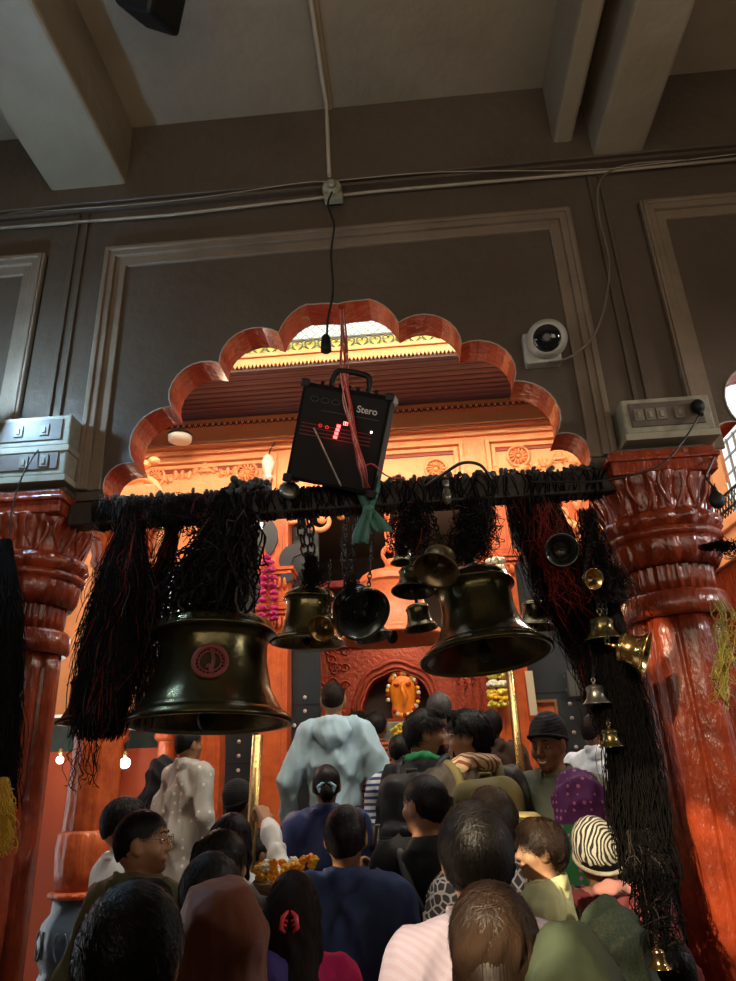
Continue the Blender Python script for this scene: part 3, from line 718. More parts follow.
# far window lattice to the sky on left
mb = MB()
for k in range(26): mb.box((-4.2+k*.1, 6.6, 3.05), (-4.185+k*.1, 6.62, 4.1))
for k in range(11): mb.box((-4.2, 6.6, 3.05+k*.1), (-1.6, 6.62, 3.06+k*.1))
struct(mb.build('window_2', M('lattice_grey', (.25, .24, .22), .5)))
# nearer orange pillar on blue base
pb = at(80, 890, 4.5)
e = empty('porch_pillar', (-2.09, 4.55, 0), 'bright orange round pillar on a blue painted pot base at the lower left', 'pillar')
b = MB(); b.lathe([(.165, 1.45), (.155, 1.7), (.145, 2.4), (.14, 3.3)], 96, mod=fl(16, .04)); b.build('shaft', ORANGE, e)
b = MB(); b.lathe([(.165, 1.30), (.175, 1.40), (.175, 1.52), (.168, 1.60), (.15, 1.62)], 120, mod=lambda a, z: 1+.05*abs(math.cos(7*a))*(1 if z > 1.45 else 0)); b.build('petal_collar', ORANGE, e)
b = MB(); b.lathe([(.15, 1.255), (.19, 1.265), (.195, 1.285), (.17, 1.30)], 48, mod=lambda a, z: 1+.04*math.cos(20*a)); b.build('bead_ring', ORANGE, e)
BLUEP = M('blue_grey_enamel', (.075, .11, .15), .25, noise=(6, .6, (.035, .05, .08)), bump=(12, .5), coat=.4)
b = MB(); b.lathe([(.0, 0), (.30, 0), (.30, .3), (.26, .36), (.27, .5), (.21, .58), (.20, .66), (.235, .72), (.24, .80), (.20, .85), (.19, .90), (.215, .98), (.222, 1.06), (.21, 1.14), (.17, 1.19), (.165, 1.255), (.15, 1.26)], 80,
                  mod=lambda a, z: 1+(.05*abs(math.cos(6*a)) if .64 < z < .86 else .02*math.cos(10*a) if .93 < z < 1.1 else 0)); b.build('pot_base', BLUEP, e)
b = MB()
for k in range(8):
    a0 = k*math.pi/4
    for s_ in (-1, 1):
        b.tube([((.222)*math.cos(a0+s_*(.05+.12*math.sin(t_))), .222*math.sin(a0+s_*(.05+.12*math.sin(t_))), .97+.05*t_) for t_ in [j*.35 for j in range(9)]], .008, 5)
b.build('scroll_relief', BLUEP, e)
b = MB(); b.lathe([(.14, 3.26), (.18, 3.3), (.17, 3.36), (.20, 3.45), (.24, 3.6), (.26, 3.62)], 96, mod=fl(16, .05)); b.box((-.26, -.26, 3.6), (.26, .26, 3.7)); b.build('capital', ORANGE, e)
# porch beam over it, seen through the gap beside the left column
mb = MB(); mb.box((-2.4, 4.4, 3.7), (-1.8, 4.75, 3.85)); mb.box((-2.3, 4.7, 3.72), (-1.9, 5.7, 3.84)); prop(mb.build('porch_beam', FACADE, bevel=.006), 'pale orange porch beam above the blue based pillar', 'beam')
# right gallery: beam and black grille running toward the viewer, paper strip, switch box, framed niche
mb = MB(); mb.box((2.28, 3.3, 0), (2.42, 6.5, 3.16)); struct(mb.build('wall_gallery', ORANGE_DK))
mb = MB(); mb.box((2.25, 3.5, 3.16), (2.45, 6.5, 3.40)); mb.box((2.22, 3.5, 3.36), (2.48, 6.5, 3.43)); prop(mb.build('gallery_beam', FACADE, bevel=.006), 'orange gallery beam running toward the viewer at the right edge', 'beam')
mb = MB()
for k in range(60):
    y = 3.5+k*.05
    mb.tube([(2.33, y, 3.43), (2.33, y+.15, 3.66)], .004, 4); mb.tube([(2.33, y, 3.66), (2.33, y+.15, 3.43)], .004, 4)
for z in (3.43, 3.55, 3.66): mb.box((2.325, 3.5, z-.008), (2.335, 6.6, z+.008))
prop(mb.build('grille', IRON), 'black metal grille standing on the orange gallery beam', 'grille')
mb = MB()
for k in range(14): mb.box((3.3, 5.0+k*.16, 3.75), (3.32, 5.018+k*.16, 4.9))
for k in range(8): mb.box((3.3, 4.9, 3.75+k*.16), (3.32, 7.2, 3.765+k*.16))
struct(mb.build('window_3', M('pale_lattice', (.35, .33, .25), .5)))
mb = MB(); mb.box((2.52, 5.4, 3.4), (2.62, 5.5, 4.9)); prop(mb.build('gallery_post', FACADE), 'slim orange post beside the lattice window at far right', 'post')
p = at(531, 690, 5.4); mb = MB(); mb.box((-.028, 0, -.18), (.028, .008, .14)); prop(mb.build('paper_strip', M('old_paper', (.62, .52, .36), .7), loc=p), 'narrow cream paper strip on the right doorway pillar', 'paper')
p = at(578, 684, 5.5); e = empty('fuse_box', p, 'grey metal fuse box on the blue black door panel', 'box')
b = MB(); b.box((-.085, -.03, -.10), (.085, .04, .10)); b.build('case', M('grey_steel_case', (.05, .05, .05), .35, bump=(10, .4)), e, bevel=.006)
b = MB(); b.box((-.075, -.034, -.09), (.075, -.029, .09)); b.build('lid', M('grey_steel_lid', (.08, .08, .078), .3), e, bevel=.002)
mb = MB(); p = at(544, 722, 5.55)
mb.prism([(-.11, -.2), (-.11, .16), (.11, .16), (.11, -.2), (.09, -.2), (.09, .14), (-.09, .14), (-.09, -.2)], -.03, .02); o = mb.build('framed_recess', M('brown_frame', (.30, .12, .04), .4), loc=p)
mb = MB(); mb.box((-.09, -.005, -.2), (.09, .015, .14)); mb.build('back_panel', FACADE2, o); prop(o, 'small brown framed orange recess just above the black beanie', 'recess')
# ================================================================== BELL BEAM, BELLS, CHAINS
e = empty('bell_beam', (-.3, 3.0, 3.02), 'blackened beam across the arch that carries all the bells', 'beam')
b = MB(); b.box((-1.32, -.055, 0), (1.32, .055, .115)); b.build('timber', DARKWOOD, e, bevel=.01)
b = MB()
for k in range(330):
    x = rng.uniform(-1.2, 1.2); r = rng.uniform(.045, .07); a0 = rng.uniform(0, 6.28); tl = rng.uniform(-.03, .03)
    b.tube([(x+tl*math.sin(t_)+.01*math.sin(3*t_+a0), (.062+rng.uniform(0, .012))*math.cos(t_)*1.05, .058+(.068+rng.uniform(0, .014))*math.sin(t_)) for t_ in [j*math.pi/5 for j in range(10)]], rng.uniform(.0015, .004), 4, closed=True)
o = b.build('thread_wrapping', THREAD, e); o['kind'] = 'stuff'
b = MB()
for k in range(420):
    x = rng.uniform(-1.2, 1.2)
    if -.1 > x > -.35: continue
    b.ell((x, rng.uniform(-.05, .05), .12+rng.uniform(-.005, .02)), (rng.uniform(.008, .02), rng.uniform(.008, .02), rng.uniform(.006, .022)), 6, 4)
for k in range(60):
    b.ell((-.46+rng.uniform(-.09, .09)-.0, rng.uniform(-.06, .06), .13+rng.uniform(-.02, .05)), (.02, .022, .02), 7, 5)
o = b.build('thread_knots', M('backlit_knot_grey', (.05, .045, .042), .6), e); o['kind'] = 'stuff'  # dark grey knots, lightened in colour for their backlit frosty look

def bell_profile(sh, hgt, rg=.65):
    out = [(1.0, 0), (1.005, .035), (.96, .07), (.955, .085), (.90, .12), (.86, .15), (.855, .17), (.845, .18), (.77+(sh-.6)*.4, .27), (.69+(sh-.6)*.6, .39), (sh+.035, .54*hgt/1.1), (sh-.0, .72*hgt/1.1), (sh+.0, .84*hgt), (sh+.02, .90*hgt),
           (rg-.03, .93*hgt), (rg, .945*hgt), (rg, .965*hgt), (rg-.03, .985*hgt), (rg-.04, 1.0*hgt), (rg-.05, 1.04*hgt), (rg-.09, 1.09*hgt), (rg*.70, 1.15*hgt), (rg*.42, 1.20*hgt), (.16, 1.225*hgt), (.12, 1.25*hgt), (0.001, 1.26*hgt)]
    inn = [(.001, 1.16*hgt), (sh*.6, 1.08*hgt), (sh-.09, .94*hgt), (sh-.07, .7*hgt), (.62+(sh-.6)*.6, .38), (.74, .22), (.88, .05), (.93, .0)]
    return inn+out
def make_chain(e, pts, r, mat, name='chain'):
    b = MB(); P = spline(pts, 12); Ls = [0]
    for i in range(1, len(P)): Ls.append(Ls[-1]+(P[i]-P[i-1]).length)
    step = r*4.4; n = max(2, int(Ls[-1]/step)); 
    for k in range(n):
        s_ = (k+.5)*Ls[-1]/n; i = max(1, next((j for j in range(len(Ls)) if Ls[j] >= s_), len(Ls)-1))
        t_ = (P[i]-P[i-1]).normalized(); c = P[i-1]+t_*(s_-Ls[i-1]); u = t_.orthogonal().normalized(); v = t_.cross(u)
        if k % 2: u, v = v, u
        hl = Ls[-1]/n*.5+r*.9; hw = r*1.9; ring = []
        for j in range(10):
            a_ = 2*math.pi*j/10; ring.append(c+t_*hl*math.cos(a_)+u*hw*math.sin(a_)*(1.0))
        b.tube(ring, r*.62, 5, closed=True)
    return b.build(name, mat, e)
def bell(px, py, Rpx, label, Y=3.0, ring=None, up=(0, 0, 1), mat=None, sh=.6, hgt=1.1, anchor=None, chain_r=.009, chain_mat=None, clap=True, name='bronze_bell', grp='bells hanging from the beam', loops=True, n=64):
    mat = mat or BRONZE; lip = at(px, py, Y); d = (np.array(lip)-CAM) @ _f; R = Rpx*d/FPX
    u = Vector(up).normalized(); top = lip+u*R*1.26*hgt
    e = empty(name, top, label, 'bell', grp); q = u.to_track_quat('Z', 'Y'); e.rotation_euler = q.to_euler(); qi = q.to_matrix().transposed()
    prof = [(r*R, (z-1.26*hgt)*R) for r, z in bell_profile(sh, hgt, ring or sh+.05)]
    b = MB(); b.lathe(prof, n, cap=False); b.build('bell_body', mat, e)
    if loops:
        b = MB(); b.lathe([(.13*R, -.03*R), (.09*R, .06*R), (.12*R, .12*R), (.09*R, .16*R)], 20)
        b.tube([(.13*R*math.cos(a_), 0, .27*R+.15*R*math.sin(a_)) for a_ in [2*math.pi*j/14 for j in range(14)]], .045*R, 8, closed=True); b.build('crown_loop', mat, e)
    if clap:
        b = MB(); b.tube([(0, 0, -.25*hgt*R), (0.03*R, .02*R, -1.1*hgt*R)], .03*R, 6); b.ell((.03*R, .02*R, -1.2*hgt*R), (.11*R, .11*R, .14*R), 12, 8); b.build('clapper', IRON, e)
    if anchor is not False:
        ax = anchor if anchor is not None else px
        if isinstance(ax, Vector): an = ax
        elif isinstance(ax, tuple): an = at(*ax)
        else:
            an = at(ax, 508, 3.0)
        st = top+u*R*.34
        mid = (st+an)/2+Vector((rng.uniform(-.01, .01), 0, -.0))
        for s_ in ((-1, 1) if chain_r > .006 else (0,)):
            o_ = Vector((s_*.02*max(1, R*6), 0, 0))
            make_chain(e, [qi @ (p-top) for p in (st, mid+o_, an+o_)], chain_r, chain_mat or IRON)
    return e
b1 = bell(209, 725, 84, 'largest dark bronze bell with a red ring emblem, hanging at left', up=(0, .07, 1), sh=.66, hgt=1.12, ring=.775, chain_r=.016, anchor=232, n=96)
b2 = bell(487, 658, 67, 'big dark bronze bell with flared lip, at centre right', up=(-.07, .15, 1), sh=.56, hgt=1.17, ring=.64, chain_r=.012, anchor=478, n=96)
bell(308, 644, 38, 'olive bronze bell hanging upright left of the tilted bell', up=(.04, .02, 1), sh=.62, hgt=1.25, ring=.72, anchor=303, chain_r=.010, mat=M('olive_bronze', (.20, .165, .07), .27, .9, noise=(9, .7, (.07, .06, .03)), bump=(30, .12)))
bell(364, 615, 29, 'grey bell swung up so its open mouth faces the viewer', up=(-.42, .62, .62), sh=.68, hgt=1.0, anchor=352, chain_r=.008, Y=2.9, mat=M('grey_bronze', (.11, .12, .11), .25, .9, noise=(12, .6, (.05, .05, .045))))
bell(321, 629, 14, 'small brass bell facing the viewer between the olive and grey bells', up=(.3, .8, .5), sh=.62, anchor=(330, 560, 2.9), chain_r=.004, Y=2.8, mat=BRASS)
bell(374, 638, 19, 'small grey bell half hidden behind the mouth of the grey bell', up=(-.2, .1, 1), sh=.62, anchor=372, chain_r=.005, Y=3.3, mat=_mc['grey_bronze'])
bell(403, 563, 13, 'small dark bell, highest of the cluster right of the rag', sh=.62, anchor=410, chain_r=.005, Y=3.1)
bell(436, 571, 23, 'dusty brass bell tipped toward the viewer above the big right bell', up=(.25, .55, .8), sh=.66, hgt=1.0, anchor=430, chain_r=.006, Y=2.8, mat=M('dusty_brass', (.20, .14, .07), .35, .85, noise=(10, .6, (.08, .06, .04))))
bell(413, 592, 22, 'dark bell below the dusty tipped bell', up=(.06, .15, 1), sh=.62, hgt=1.0, anchor=418, chain_r=.006, Y=2.95)
bell(421, 629, 18, 'small dark bell at the left rim of the big right bell', up=(-.1, .05, 1), sh=.64, hgt=1.2, anchor=428, chain_r=.004, Y=3.15)
bell(562, 550, 17, mat=_mc['grey_bronze'], label='round mouthed bell facing the viewer under the right beam', up=(.1, .93, .35), sh=.62, hgt=.9, anchor=560, chain_r=.005, Y=2.72)
bell(594, 579, 11, 'small bell facing the viewer beside the column capital', up=(-.35, .85, .3), sh=.62, hgt=.9, anchor=(590, 505, 3.0), chain_r=.004, Y=2.66, mat=BRASS)
bell(536, 628, 21, 'black bell behind the lip of the big right bell', up=(.1, 0, 1), sh=.62, anchor=535, chain_r=.006, Y=3.2)
bell(604, 640, 19, 'olive bell in the thread mass left of the column', sh=.60, hgt=1.0, anchor=590, chain_r=.005, Y=2.78, mat=_mc['olive_bronze'])
bell(647, 654, 24, 'polished brass bell swung sideways against the right column', up=(-.85, .35, .35), sh=.62, hgt=1.0, anchor=(605, 560, 2.9), chain_r=.006, Y=2.65, mat=M('bright_brass', (.55, .34, .12), .22, .95, noise=(9, .6, (.2, .12, .05))))
bell(597, 704, 14, Y=2.8, label='small silvery bell below the olive bell', sh=.6, anchor=(592, 650, 2.95), chain_r=.004, mat=STEEL)
bell(612, 747, 13, Y=2.75, mat=_mc['olive_bronze'], label='small dark bell near the white shirted man', sh=.6, anchor=(608, 700, 2.95), chain_r=.004)
bell(95, 722, 37, 'dark bell with brass lip hidden under the left thread mass', up=(-.05, .02, 1), sh=.66, anchor=130, chain_r=.008, mat=M('smoky_bronze', (.10, .075, .04), .25, .9, noise=(8, .6, (.04, .03, .02))))
bell(660, 968, 11, 'tiny golden bell dangling low in front of the orange column', sh=.55, hgt=1.3, anchor=(654, 905, 2.30), chain_r=.003, Y=2.13, mat=_mc['bright_brass'])
OB = M('orange_painted_metal', (.80, .20, .07), .4, noise=(12, .5, (.6, .1, .03)), bump=(40, .3))
bell(394, 640, 54, 'orange painted bell hanging by an orange chain in the shrine doorway', Y=5.3, sh=.60, hgt=1.1, anchor=Vector((-.10, 5.5, 4.06)), chain_r=.013, chain_mat=OB, mat=OB, name='painted_bell', grp=None)
# red ring emblem on the largest bell (a part of it)
EM = M('emblem_red', (.16, .022, .016), .6)
R1 = 84*((np.array(at(210, 712, 3.0))-CAM) @ _f)/FPX
_bp = bell_profile(.66, 1.12, .775)[8:]
_bl = b1.rotation_euler.to_matrix().transposed() @ Vector((.27, -1, 0)); _th0 = math.atan2(_bl.x, -_bl.y)
def onbell(th, z):
    th += _th0
    r = float(np.interp(z/R1+1.26*1.12, [q[1] for q in _bp], [q[0] for q in _bp]))*R1+.003
    return Vector((r*math.sin(th), -r*math.cos(th), z))
b = MB(); zc = -.80*R1
for rr, tr in ((.25, .014), (.235, .012), (.165, .006)):
    b.tube([onbell(rr*math.cos(a_)*1.1-.02, zc+rr*R1*.72*math.sin(a_)) for a_ in [2*math.pi*j/40 for j in range(40)]], tr*.7, 6, closed=True)
for k in range(20):
    a_ = 2*math.pi*k/20; b.tube([onbell(.183*math.cos(a_)*1.1-.02, zc+.183*R1*.72*math.sin(a_)), onbell(.205*math.cos(a_+.08)*1.1-.02, zc+.205*R1*.72*math.sin(a_+.08))], .004, 4)
b.tube([onbell(-.02+.05*math.sin(t_), zc+.03*t_-.045) for t_ in [j*.4 for j in range(9)]], .008, 5)
b.tube([onbell(-.08+.02*t_, zc-.03+.02*math.sin(t_)) for t_ in range(7)], .006, 5)
b.build('ring_emblem', EM, b1)
# ---------------------------------------------------------------- amplifier
ctr = at(338, 438, 2.75)
nrm = Vector((-.10, -1, -.38)).normalized()
xh = Vector((1, 0, 0)); xh = (xh-nrm*xh.dot(nrm)).normalized(); zh = xh.cross(nrm)*1.0
if zh.z < 0: zh = -zh
rl = R_(-15); xr = xh*math.cos(rl)+zh*math.sin(rl); zr = -xh*math.sin(rl)+zh*math.cos(rl)
mw = Matrix((xr, -nrm, zr)).transposed()
e = empty('amplifier', ctr, 'black portable amplifier with red lights hanging tilted above the bell beam', 'amplifier', rot=mw.to_euler())
AW, AH, AD = .205, .225, .17
b = MB(); b.prism([(-AW, -AH), (AW, -AH), (AW, AH), (-AW, AH)], 0, AD); b.build('cabinet', M('matte_black_vinyl', (.006, .005, .005), .8, spec=.15), e, bevel=.006)
b = MB(); b.box((-AW+.014, -.004, -AH+.014), (AW-.014, .002, AH-.02)); b.build('front_panel', M('panel_black', (.005, .003, .003), .6, spec=.2), e, bevel=.002)
for sx in (-1, 1):
    for sz in (-1, 1): MB().box((min(sx*(AW+.012), sx*(AW-.03)), -.012, min(sz*(AH+.014), sz*(AH-.025))), (max(sx*(AW+.012), sx*(AW-.03)), AD*.9, max(sz*(AH+.014), sz*(AH-.025)))).build('corner_guard', BLACKPL, e, bevel=.008)
b = MB(); b.tube(spline([(-.085, .05, AH-.005), (-.085, .05, AH+.045), (-.06, .05, AH+.08), (.06, .05, AH+.08), (.085, .05, AH+.045), (.085, .05, AH-.005)], 6), .014, 10); b.build('handle', BLACKPL, e)
for k in range(7):
    b = MB(); x = -.125+k*.042; b.lathe([(.007, 0), (.010, .012), (.008, .02)], 14, cx=x, cy=.03); b.build('knob', BLACKPL, e, loc=(0, 0, AH))
GREYP = M('grey_print', (.42, .38, .34), .6, emit=((.5, .45, .4), .12))
for txt, sz, x, z in (('Stero', .043, .060, .130),):
    cu = bpy.data.curves.new('text', 'FONT'); cu.body = txt; cu.size = sz; cu.extrude = .0006; cu.offset = .0006
    to = bpy.data.objects.new('t', cu); C.objects.link(to); bpy.context.view_layer.update()
    me = bpy.data.meshes.new_from_object(to.evaluated_get(bpy.context.evaluated_depsgraph_get())); bpy.data.objects.remove(to)
    me.materials.clear(); me.materials.append(GREYP); o = bpy.data.objects.new('lettering', me); C.objects.link(o); o.parent = e
    o.location = (x, -.0055, z); o.rotation_euler = (R_(90), 0, 0)
b = MB(); b.box((-.10, -.0055, .108), (.17, -.004, .1095)); 
for k in range(3): b.tube([(-.14+.05*k+.02*math.cos(a_), -.005, .155+.012*math.sin(a_)) for a_ in [j*.7 for j in range(9)]], .0012, 4, closed=True)
b.build('printed_lines', M('dim_print', (.10, .09, .08), .6), e)
b = MB()
for k in range(4):
    b.box((-.020+.002*k, -.008, -.005+.017*k), (-.004+.002*k, -.004, .008+.017*k))
b.build('led_bar', M('red_led', (1, .05, .05), emit=((1, .03, .03), 16)), e)
b = MB()
for x in (.018, .028): b.tube([(x-.004, -.006, .062), (x+.004, -.006, .062), (x+.004, -.006, .076), (x-.004, -.006, .076)], .0013, 4, closed=True)
b.build('digits', M('red_digit', (1, .2, .15), emit=((1, .15, .12), 8)), e)
b = MB()
for x, z in ((-.09, .04), (-.058, .038)): b.tube([(x+.007*math.cos(a_), -.006, z+.007*math.sin(a_)) for a_ in [j*.7 for j in range(9)]], .0016, 4, closed=True)
b.build('red_jacks', M('red_ring_led', (.5, .02, .02), emit=((1, .03, .03), .8)), e)
b = MB()
for k in range(4): b.box((-.18, -.006, -.012+k*.017), (.15, -.0045, -.009+k*.017))
b.build('display_rows', M('dim_red_rows', (.10, .005, .005), emit=((1, .02, .02), .05)), e)
b = MB(); b.ell((.145, -.006, .052), (.0045, .003, .0045), 8, 6); b.build('white_led', M('white_led', (1, 1, 1), emit=((.8, .85, 1), 10)), e)
light('POINT', 'amp_led_glow', ctr+nrm*.06, None, .12, (1, .05, .04), .02)
o = MB().tube(spline([at(314, 428, 2.72), at(325, 452, 2.67), at(341, 486, 2.80)], 8), .004, 6).build('jack_lead', CABLE_W); prop(o, 'thin pale audio lead running down the front of the amplifier', 'cable')
# red and white hanging cords from arch apex to the beam
e = empty('red_cords', at(342, 308, 3.05), 'bunch of red and white cords tying the amplifier to the arch point', 'cord')
RC = M('red_cord', (.42, .03, .03), .5); WC = M('pink_cord', (.60, .35, .30), .5)
for m, n_, nm in ((RC, 9, 'red_strands'), (WC, 4, 'pale_strands')):
    b = MB()
    for k in range(n_):
        j = lambda s: rng.uniform(-s, s)
        b.tube([loc(e, p) for p in spline([at(342+j(2), 306, 3.06), at(343+j(4), 340, 2.95), at(344+j(5), 368, 2.70), at(346+j(5), 400, 2.66), at(355+j(4), 440, 2.65), at(362+j(4), 468, 2.66), at(367+j(4), 488, 2.80)], 6)], .0032, 5)
    if nm == 'red_strands':
        b.tube([loc(e, p) for p in spline([at(362, 468, 2.66), at(372, 464, 2.66), at(384, 474, 2.70), at(393, 478, 2.82), at(405, 478, 2.9)], 6)], .0035, 5)
    b.build(nm, m, e)
# black cable arcs over the beam
o = MB().tube(spline([at(425, 487, 2.92), at(445, 473, 2.88), at(462, 463, 2.86), at(480, 465, 2.88), at(492, 480, 2.92)], 8), .008, 6).build('arched_cable', CABLE); prop(o, 'short black cable arching above the beam near the big right bell', 'cable')
# green rag tied to the beam
e = empty('green_rag', at(368, 490, 2.9), 'green cloth rag knotted on the beam to the right of centre', 'rag')
GR = M('teal_green_cloth', (.055, .16, .12), .7, bump=(30, .4, (3, 3, .5)))
b = MB()
V = []; F = []
def strip(pts, wd, ph):
    Vs = []; Fs = []
    for i, (x, z) in enumerate(pts):
        for j in range(7):
            s_ = (j/6-.5)*wd[i]; Vs.append((x+s_, -.02+.014*math.sin(j*1.9+ph+i*.5), z))
    for i in range(len(pts)-1):
        for j in range(6): Fs.append((i*7+j, i*7+j+1, (i+1)*7+j+1, (i+1)*7+j))
    b.add(Vs, Fs, 0, True)
strip([(0, .05), (0, 0), (0, -.05), (0, -.10)], [.11, .12, .08, .035], 0)
strip([(0, -.10), (-.02, -.16), (-.04, -.22), (-.045, -.26)], [.035, .06, .07, .06], 1)
strip([(0, -.10), (.025, -.15), (.05, -.19), (.065, -.215)], [.035, .07, .09, .07], 2)
o = b.build('cloth', GR, e, fix=False); md = o.modifiers.new('s', 'SOLIDIFY'); md.thickness = .006
b = MB(); b.ell((0, -.02, -.10), (.028, .024, .02), 12, 8); b.build('knot', GR, e)
# metal disc lamp on the beam by the amplifier
p = at(289, 491, 2.9); e = empty('metal_disc', p, 'round grey metal cap hanging at the lower left corner of the amplifier', 'disc')
b = MB(); b.lathe([(.0, .0), (.045, .0), (.048, .012), (.03, .02), (0.001, .024)], 32, cap=False); o = b.build('plate', STEEL, e, rot=(R_(80), 0, R_(20)))
b = MB(); b.tube([(0, -.01, .04), (.05, -.01, .055), (.09, 0, .04)], .005, 6); b.build('hook', IRON, e)
p = at(447, 496, 2.88); e = empty('glass_bulb', p, 'small olive glass bulb hung on the beam above the dusty bell', 'bulb')
b = MB(); b.ell((0, 0, 0), (.022, .022, .04), 14, 10); b.build('glass', M('olive_glass', (.10, .09, .06), .15, coat=.6), e); b = MB(); b.lathe([(.012, .035), (.016, .05), (.014, .075)], 14); b.build('cap', STEEL, e)
# plug hanging at right edge
p = at(717, 500, 2.6); e = empty('hanging_plug', p, 'black spade shaped plug dangling right of the column capital', 'plug')
b = MB(); b.ell((0, 0, 0), (.032, .018, .036), 14, 10); b.tube([(0, 0, .03), (0, 0, .055)], [.014, .008]); b.build('plug', BLACKPL, e)
b = MB(); b.tube([(0, 0, .05), (.0, .05, .12), Vector((1.36, 2.855, 3.11))-p], .005, 6); b.build('wire', CABLE, e)

# ---------------------------------------------------------------- thread masses
def threads(name, path, n, label, seed, mats=None, r=(.0009, .0023), cat='threads', core=True, frizz=1.0, minlen=.35, grp='tangled thread bundles on the beam', steps=16, depth=.6):
    """path: (px, py, Y, half width px) from the knot down"""
    rs = np.random.RandomState(seed); mats = mats or [THREAD]
    K = [at(a, b_, Y_) for a, b_, Y_, _ in path]; W_ = [h*pxm(Y_)*1.08 for _, _, Y_, h in path]
    seg = [0]
    for i in range(1, len(K)): seg.append(seg[-1]+(K[i]-K[i-1]).length)
    seg = np.array(seg)/seg[-1]; K = np.array([list(k) for k in K]); W_ = np.array(W_)
    T = np.linspace(0, 1, steps)[None, :]
    t0 = rs.uniform(0, .55, (n, 1))*(rs.rand(n, 1) > .35); ln = rs.uniform(minlen, 1.0, (n, 1)); t = t0+T*(np.minimum(1.0, t0+ln)-t0)
    c = np.stack([np.interp(t, seg, K[:, i]) for i in range(3)], -1); hw = np.interp(t, seg, W_)
    th = rs.uniform(0, 2*math.pi, (n, 1)); rad = np.sqrt(rs.rand(n, 1))*np.clip(.55+.45*T+rs.uniform(-.2, .3, (n, 1))*T, 0, 1.4)
    th = th+rs.uniform(-1.2, 1.2, (n, 1))*T
    wob = np.zeros((n, steps, 3))
    for q in range(3):
        ph = rs.uniform(0, 6.28, (n, 1, 3)); fr = rs.uniform(4, 16, (n, 1, 3)); am = rs.uniform(.004, .016, (n, 1, 3))*frizz
        wob += am*np.sin(fr*T[..., None]+ph)
    wob *= np.linspace(.2, 1, steps)[None, :, None]
    P = c+np.stack([np.cos(th)*rad*hw, np.sin(th)*rad*hw*depth, np.zeros_like(th*T)], -1)+wob
    rr = rs.uniform(r[0], r[1], (n, 1))
    tan = np.gradient(P, axis=1); tan /= np.linalg.norm(tan, axis=2, keepdims=True)+1e-9
    ref = np.array([0, 1., .13]); u = np.cross(tan, ref); u /= np.linalg.norm(u, axis=2, keepdims=True)+1e-9; v = np.cross(tan, u)
    V = np.stack([P+rr[..., None]*(u*math.cos(a_)+v*math.sin(a_)) for a_ in (0, 2.094, 4.189)], 2)
    base = (np.arange(n)*steps*3)[:, None, None]; ii = np.arange(steps-1)[None, :, None]*3; jj = np.arange(3)[None, None, :]; j2 = (jj+1) % 3
    Q = np.stack([base+ii+jj, base+ii+j2, base+ii+3+j2, base+ii+3+jj], -1)
    which = rs.randint(0, 100, n); o0 = None
    fr_ = [0, 100] if len(mats) == 1 else [0, 84, 92, 100][:len(mats)+1] if len(mats) == 3 else [0, 88, 100]
    org = Vector(K[0]); root = None
    for mi, m in enumerate(mats):
        sel = (which >= fr_[mi]) & (which < fr_[mi+1]); idx = np.where(sel)[0]
        if len(idx) == 0: continue
        Vs = V[idx].reshape(-1, 3)-np.array(org); k = len(idx)
        Qs = Q[:k].reshape(-1, 4)
        if root is None:
            root = npmesh(name, Vs, Qs, m, loc=org); prop(root, label, cat, grp, 'stuff')
        else:
            o = npmesh('coloured_threads', Vs, Qs, m, parent=root); o['kind'] = 'stuff'
    return root
TM = [THREAD, THREAD_RED, THREAD_GREY]
threads('thread_bundle', [(130, 498, 2.98, 14), (130, 530, 2.95, 22), (122, 590, 2.92, 34), (112, 650, 2.9, 36), (98, 735, 2.86, 22)], 2600, 'huge black thread bundle hanging from the left end of the beam', 11, TM)
threads('thread_bundle', [(180, 505, 3.0, 8), (165, 560, 3.0, 16), (145, 640, 3.0, 20), (150, 720, 2.98, 18)], 260, 'black threads trailing left of the largest bell', 12, TM, frizz=1.6)
threads('thread_bundle', [(232, 490, 2.98, 22), (232, 530, 2.95, 34), (215, 575, 2.9, 48), (205, 612, 2.85, 42)], 620, 'dark knotted threads wrapped round the chain of the largest bell', 13, [THREAD, THREAD_GREY], frizz=1.8, r=(.003, .006))
threads('thread_bundle', [(90, 725, 2.86, 28), (88, 745, 2.85, 26), (84, 790, 2.84, 18)], 26, 'few thin tassels dangling below the left thread bundle', 14, [THREAD], minlen=.5)
threads('thread_bundle', [(6, 540, 2.75, 10), (6, 620, 2.7, 20), (0, 720, 2.65, 20), (-4, 810, 2.6, 16)], 1100, 'black net of threads at the left edge in front of the column', 15, [THREAD])
threads('thread_bundle', [(530, 500, 3.02, 50), (545, 540, 3.02, 44), (572, 600, 3.0, 34), (600, 660, 2.96, 26), (618, 730, 2.9, 18)], 1300, 'broad dark thread tangle under the right end of the beam', 16, TM, frizz=1.6)
threads('thread_bundle', [(603, 590, 2.90, 18), (614, 660, 2.86, 22), (630, 740, 2.80, 22), (640, 820, 2.74, 24), (652, 880, 2.68, 20)], 2600, 'long black thread tail falling beside the right column', 17, [THREAD])
threads('thread_bundle', [(640, 830, 2.66, 20), (652, 880, 2.42, 20), (660, 945, 2.16, 13)], 190, 'sparse grey thread ends above the tiny golden bell', 18, [THREAD, THREAD_GREY], frizz=1.6)
threads('thread_bundle', [(478, 498, 2.95, 26), (476, 525, 2.9, 26), (470, 560, 2.9, 22)], 320, 'dark threads and wire over the crown of the big right bell', 19, [THREAD, THREAD_GREY], frizz=2.0)
threads('thread_bundle', [(352, 575, 2.84, 8), (352, 600, 2.82, 11), (350, 618, 2.8, 6)], 90, 'dark knot of threads on the crown of the grey bell', 20, [THREAD], frizz=1.3)
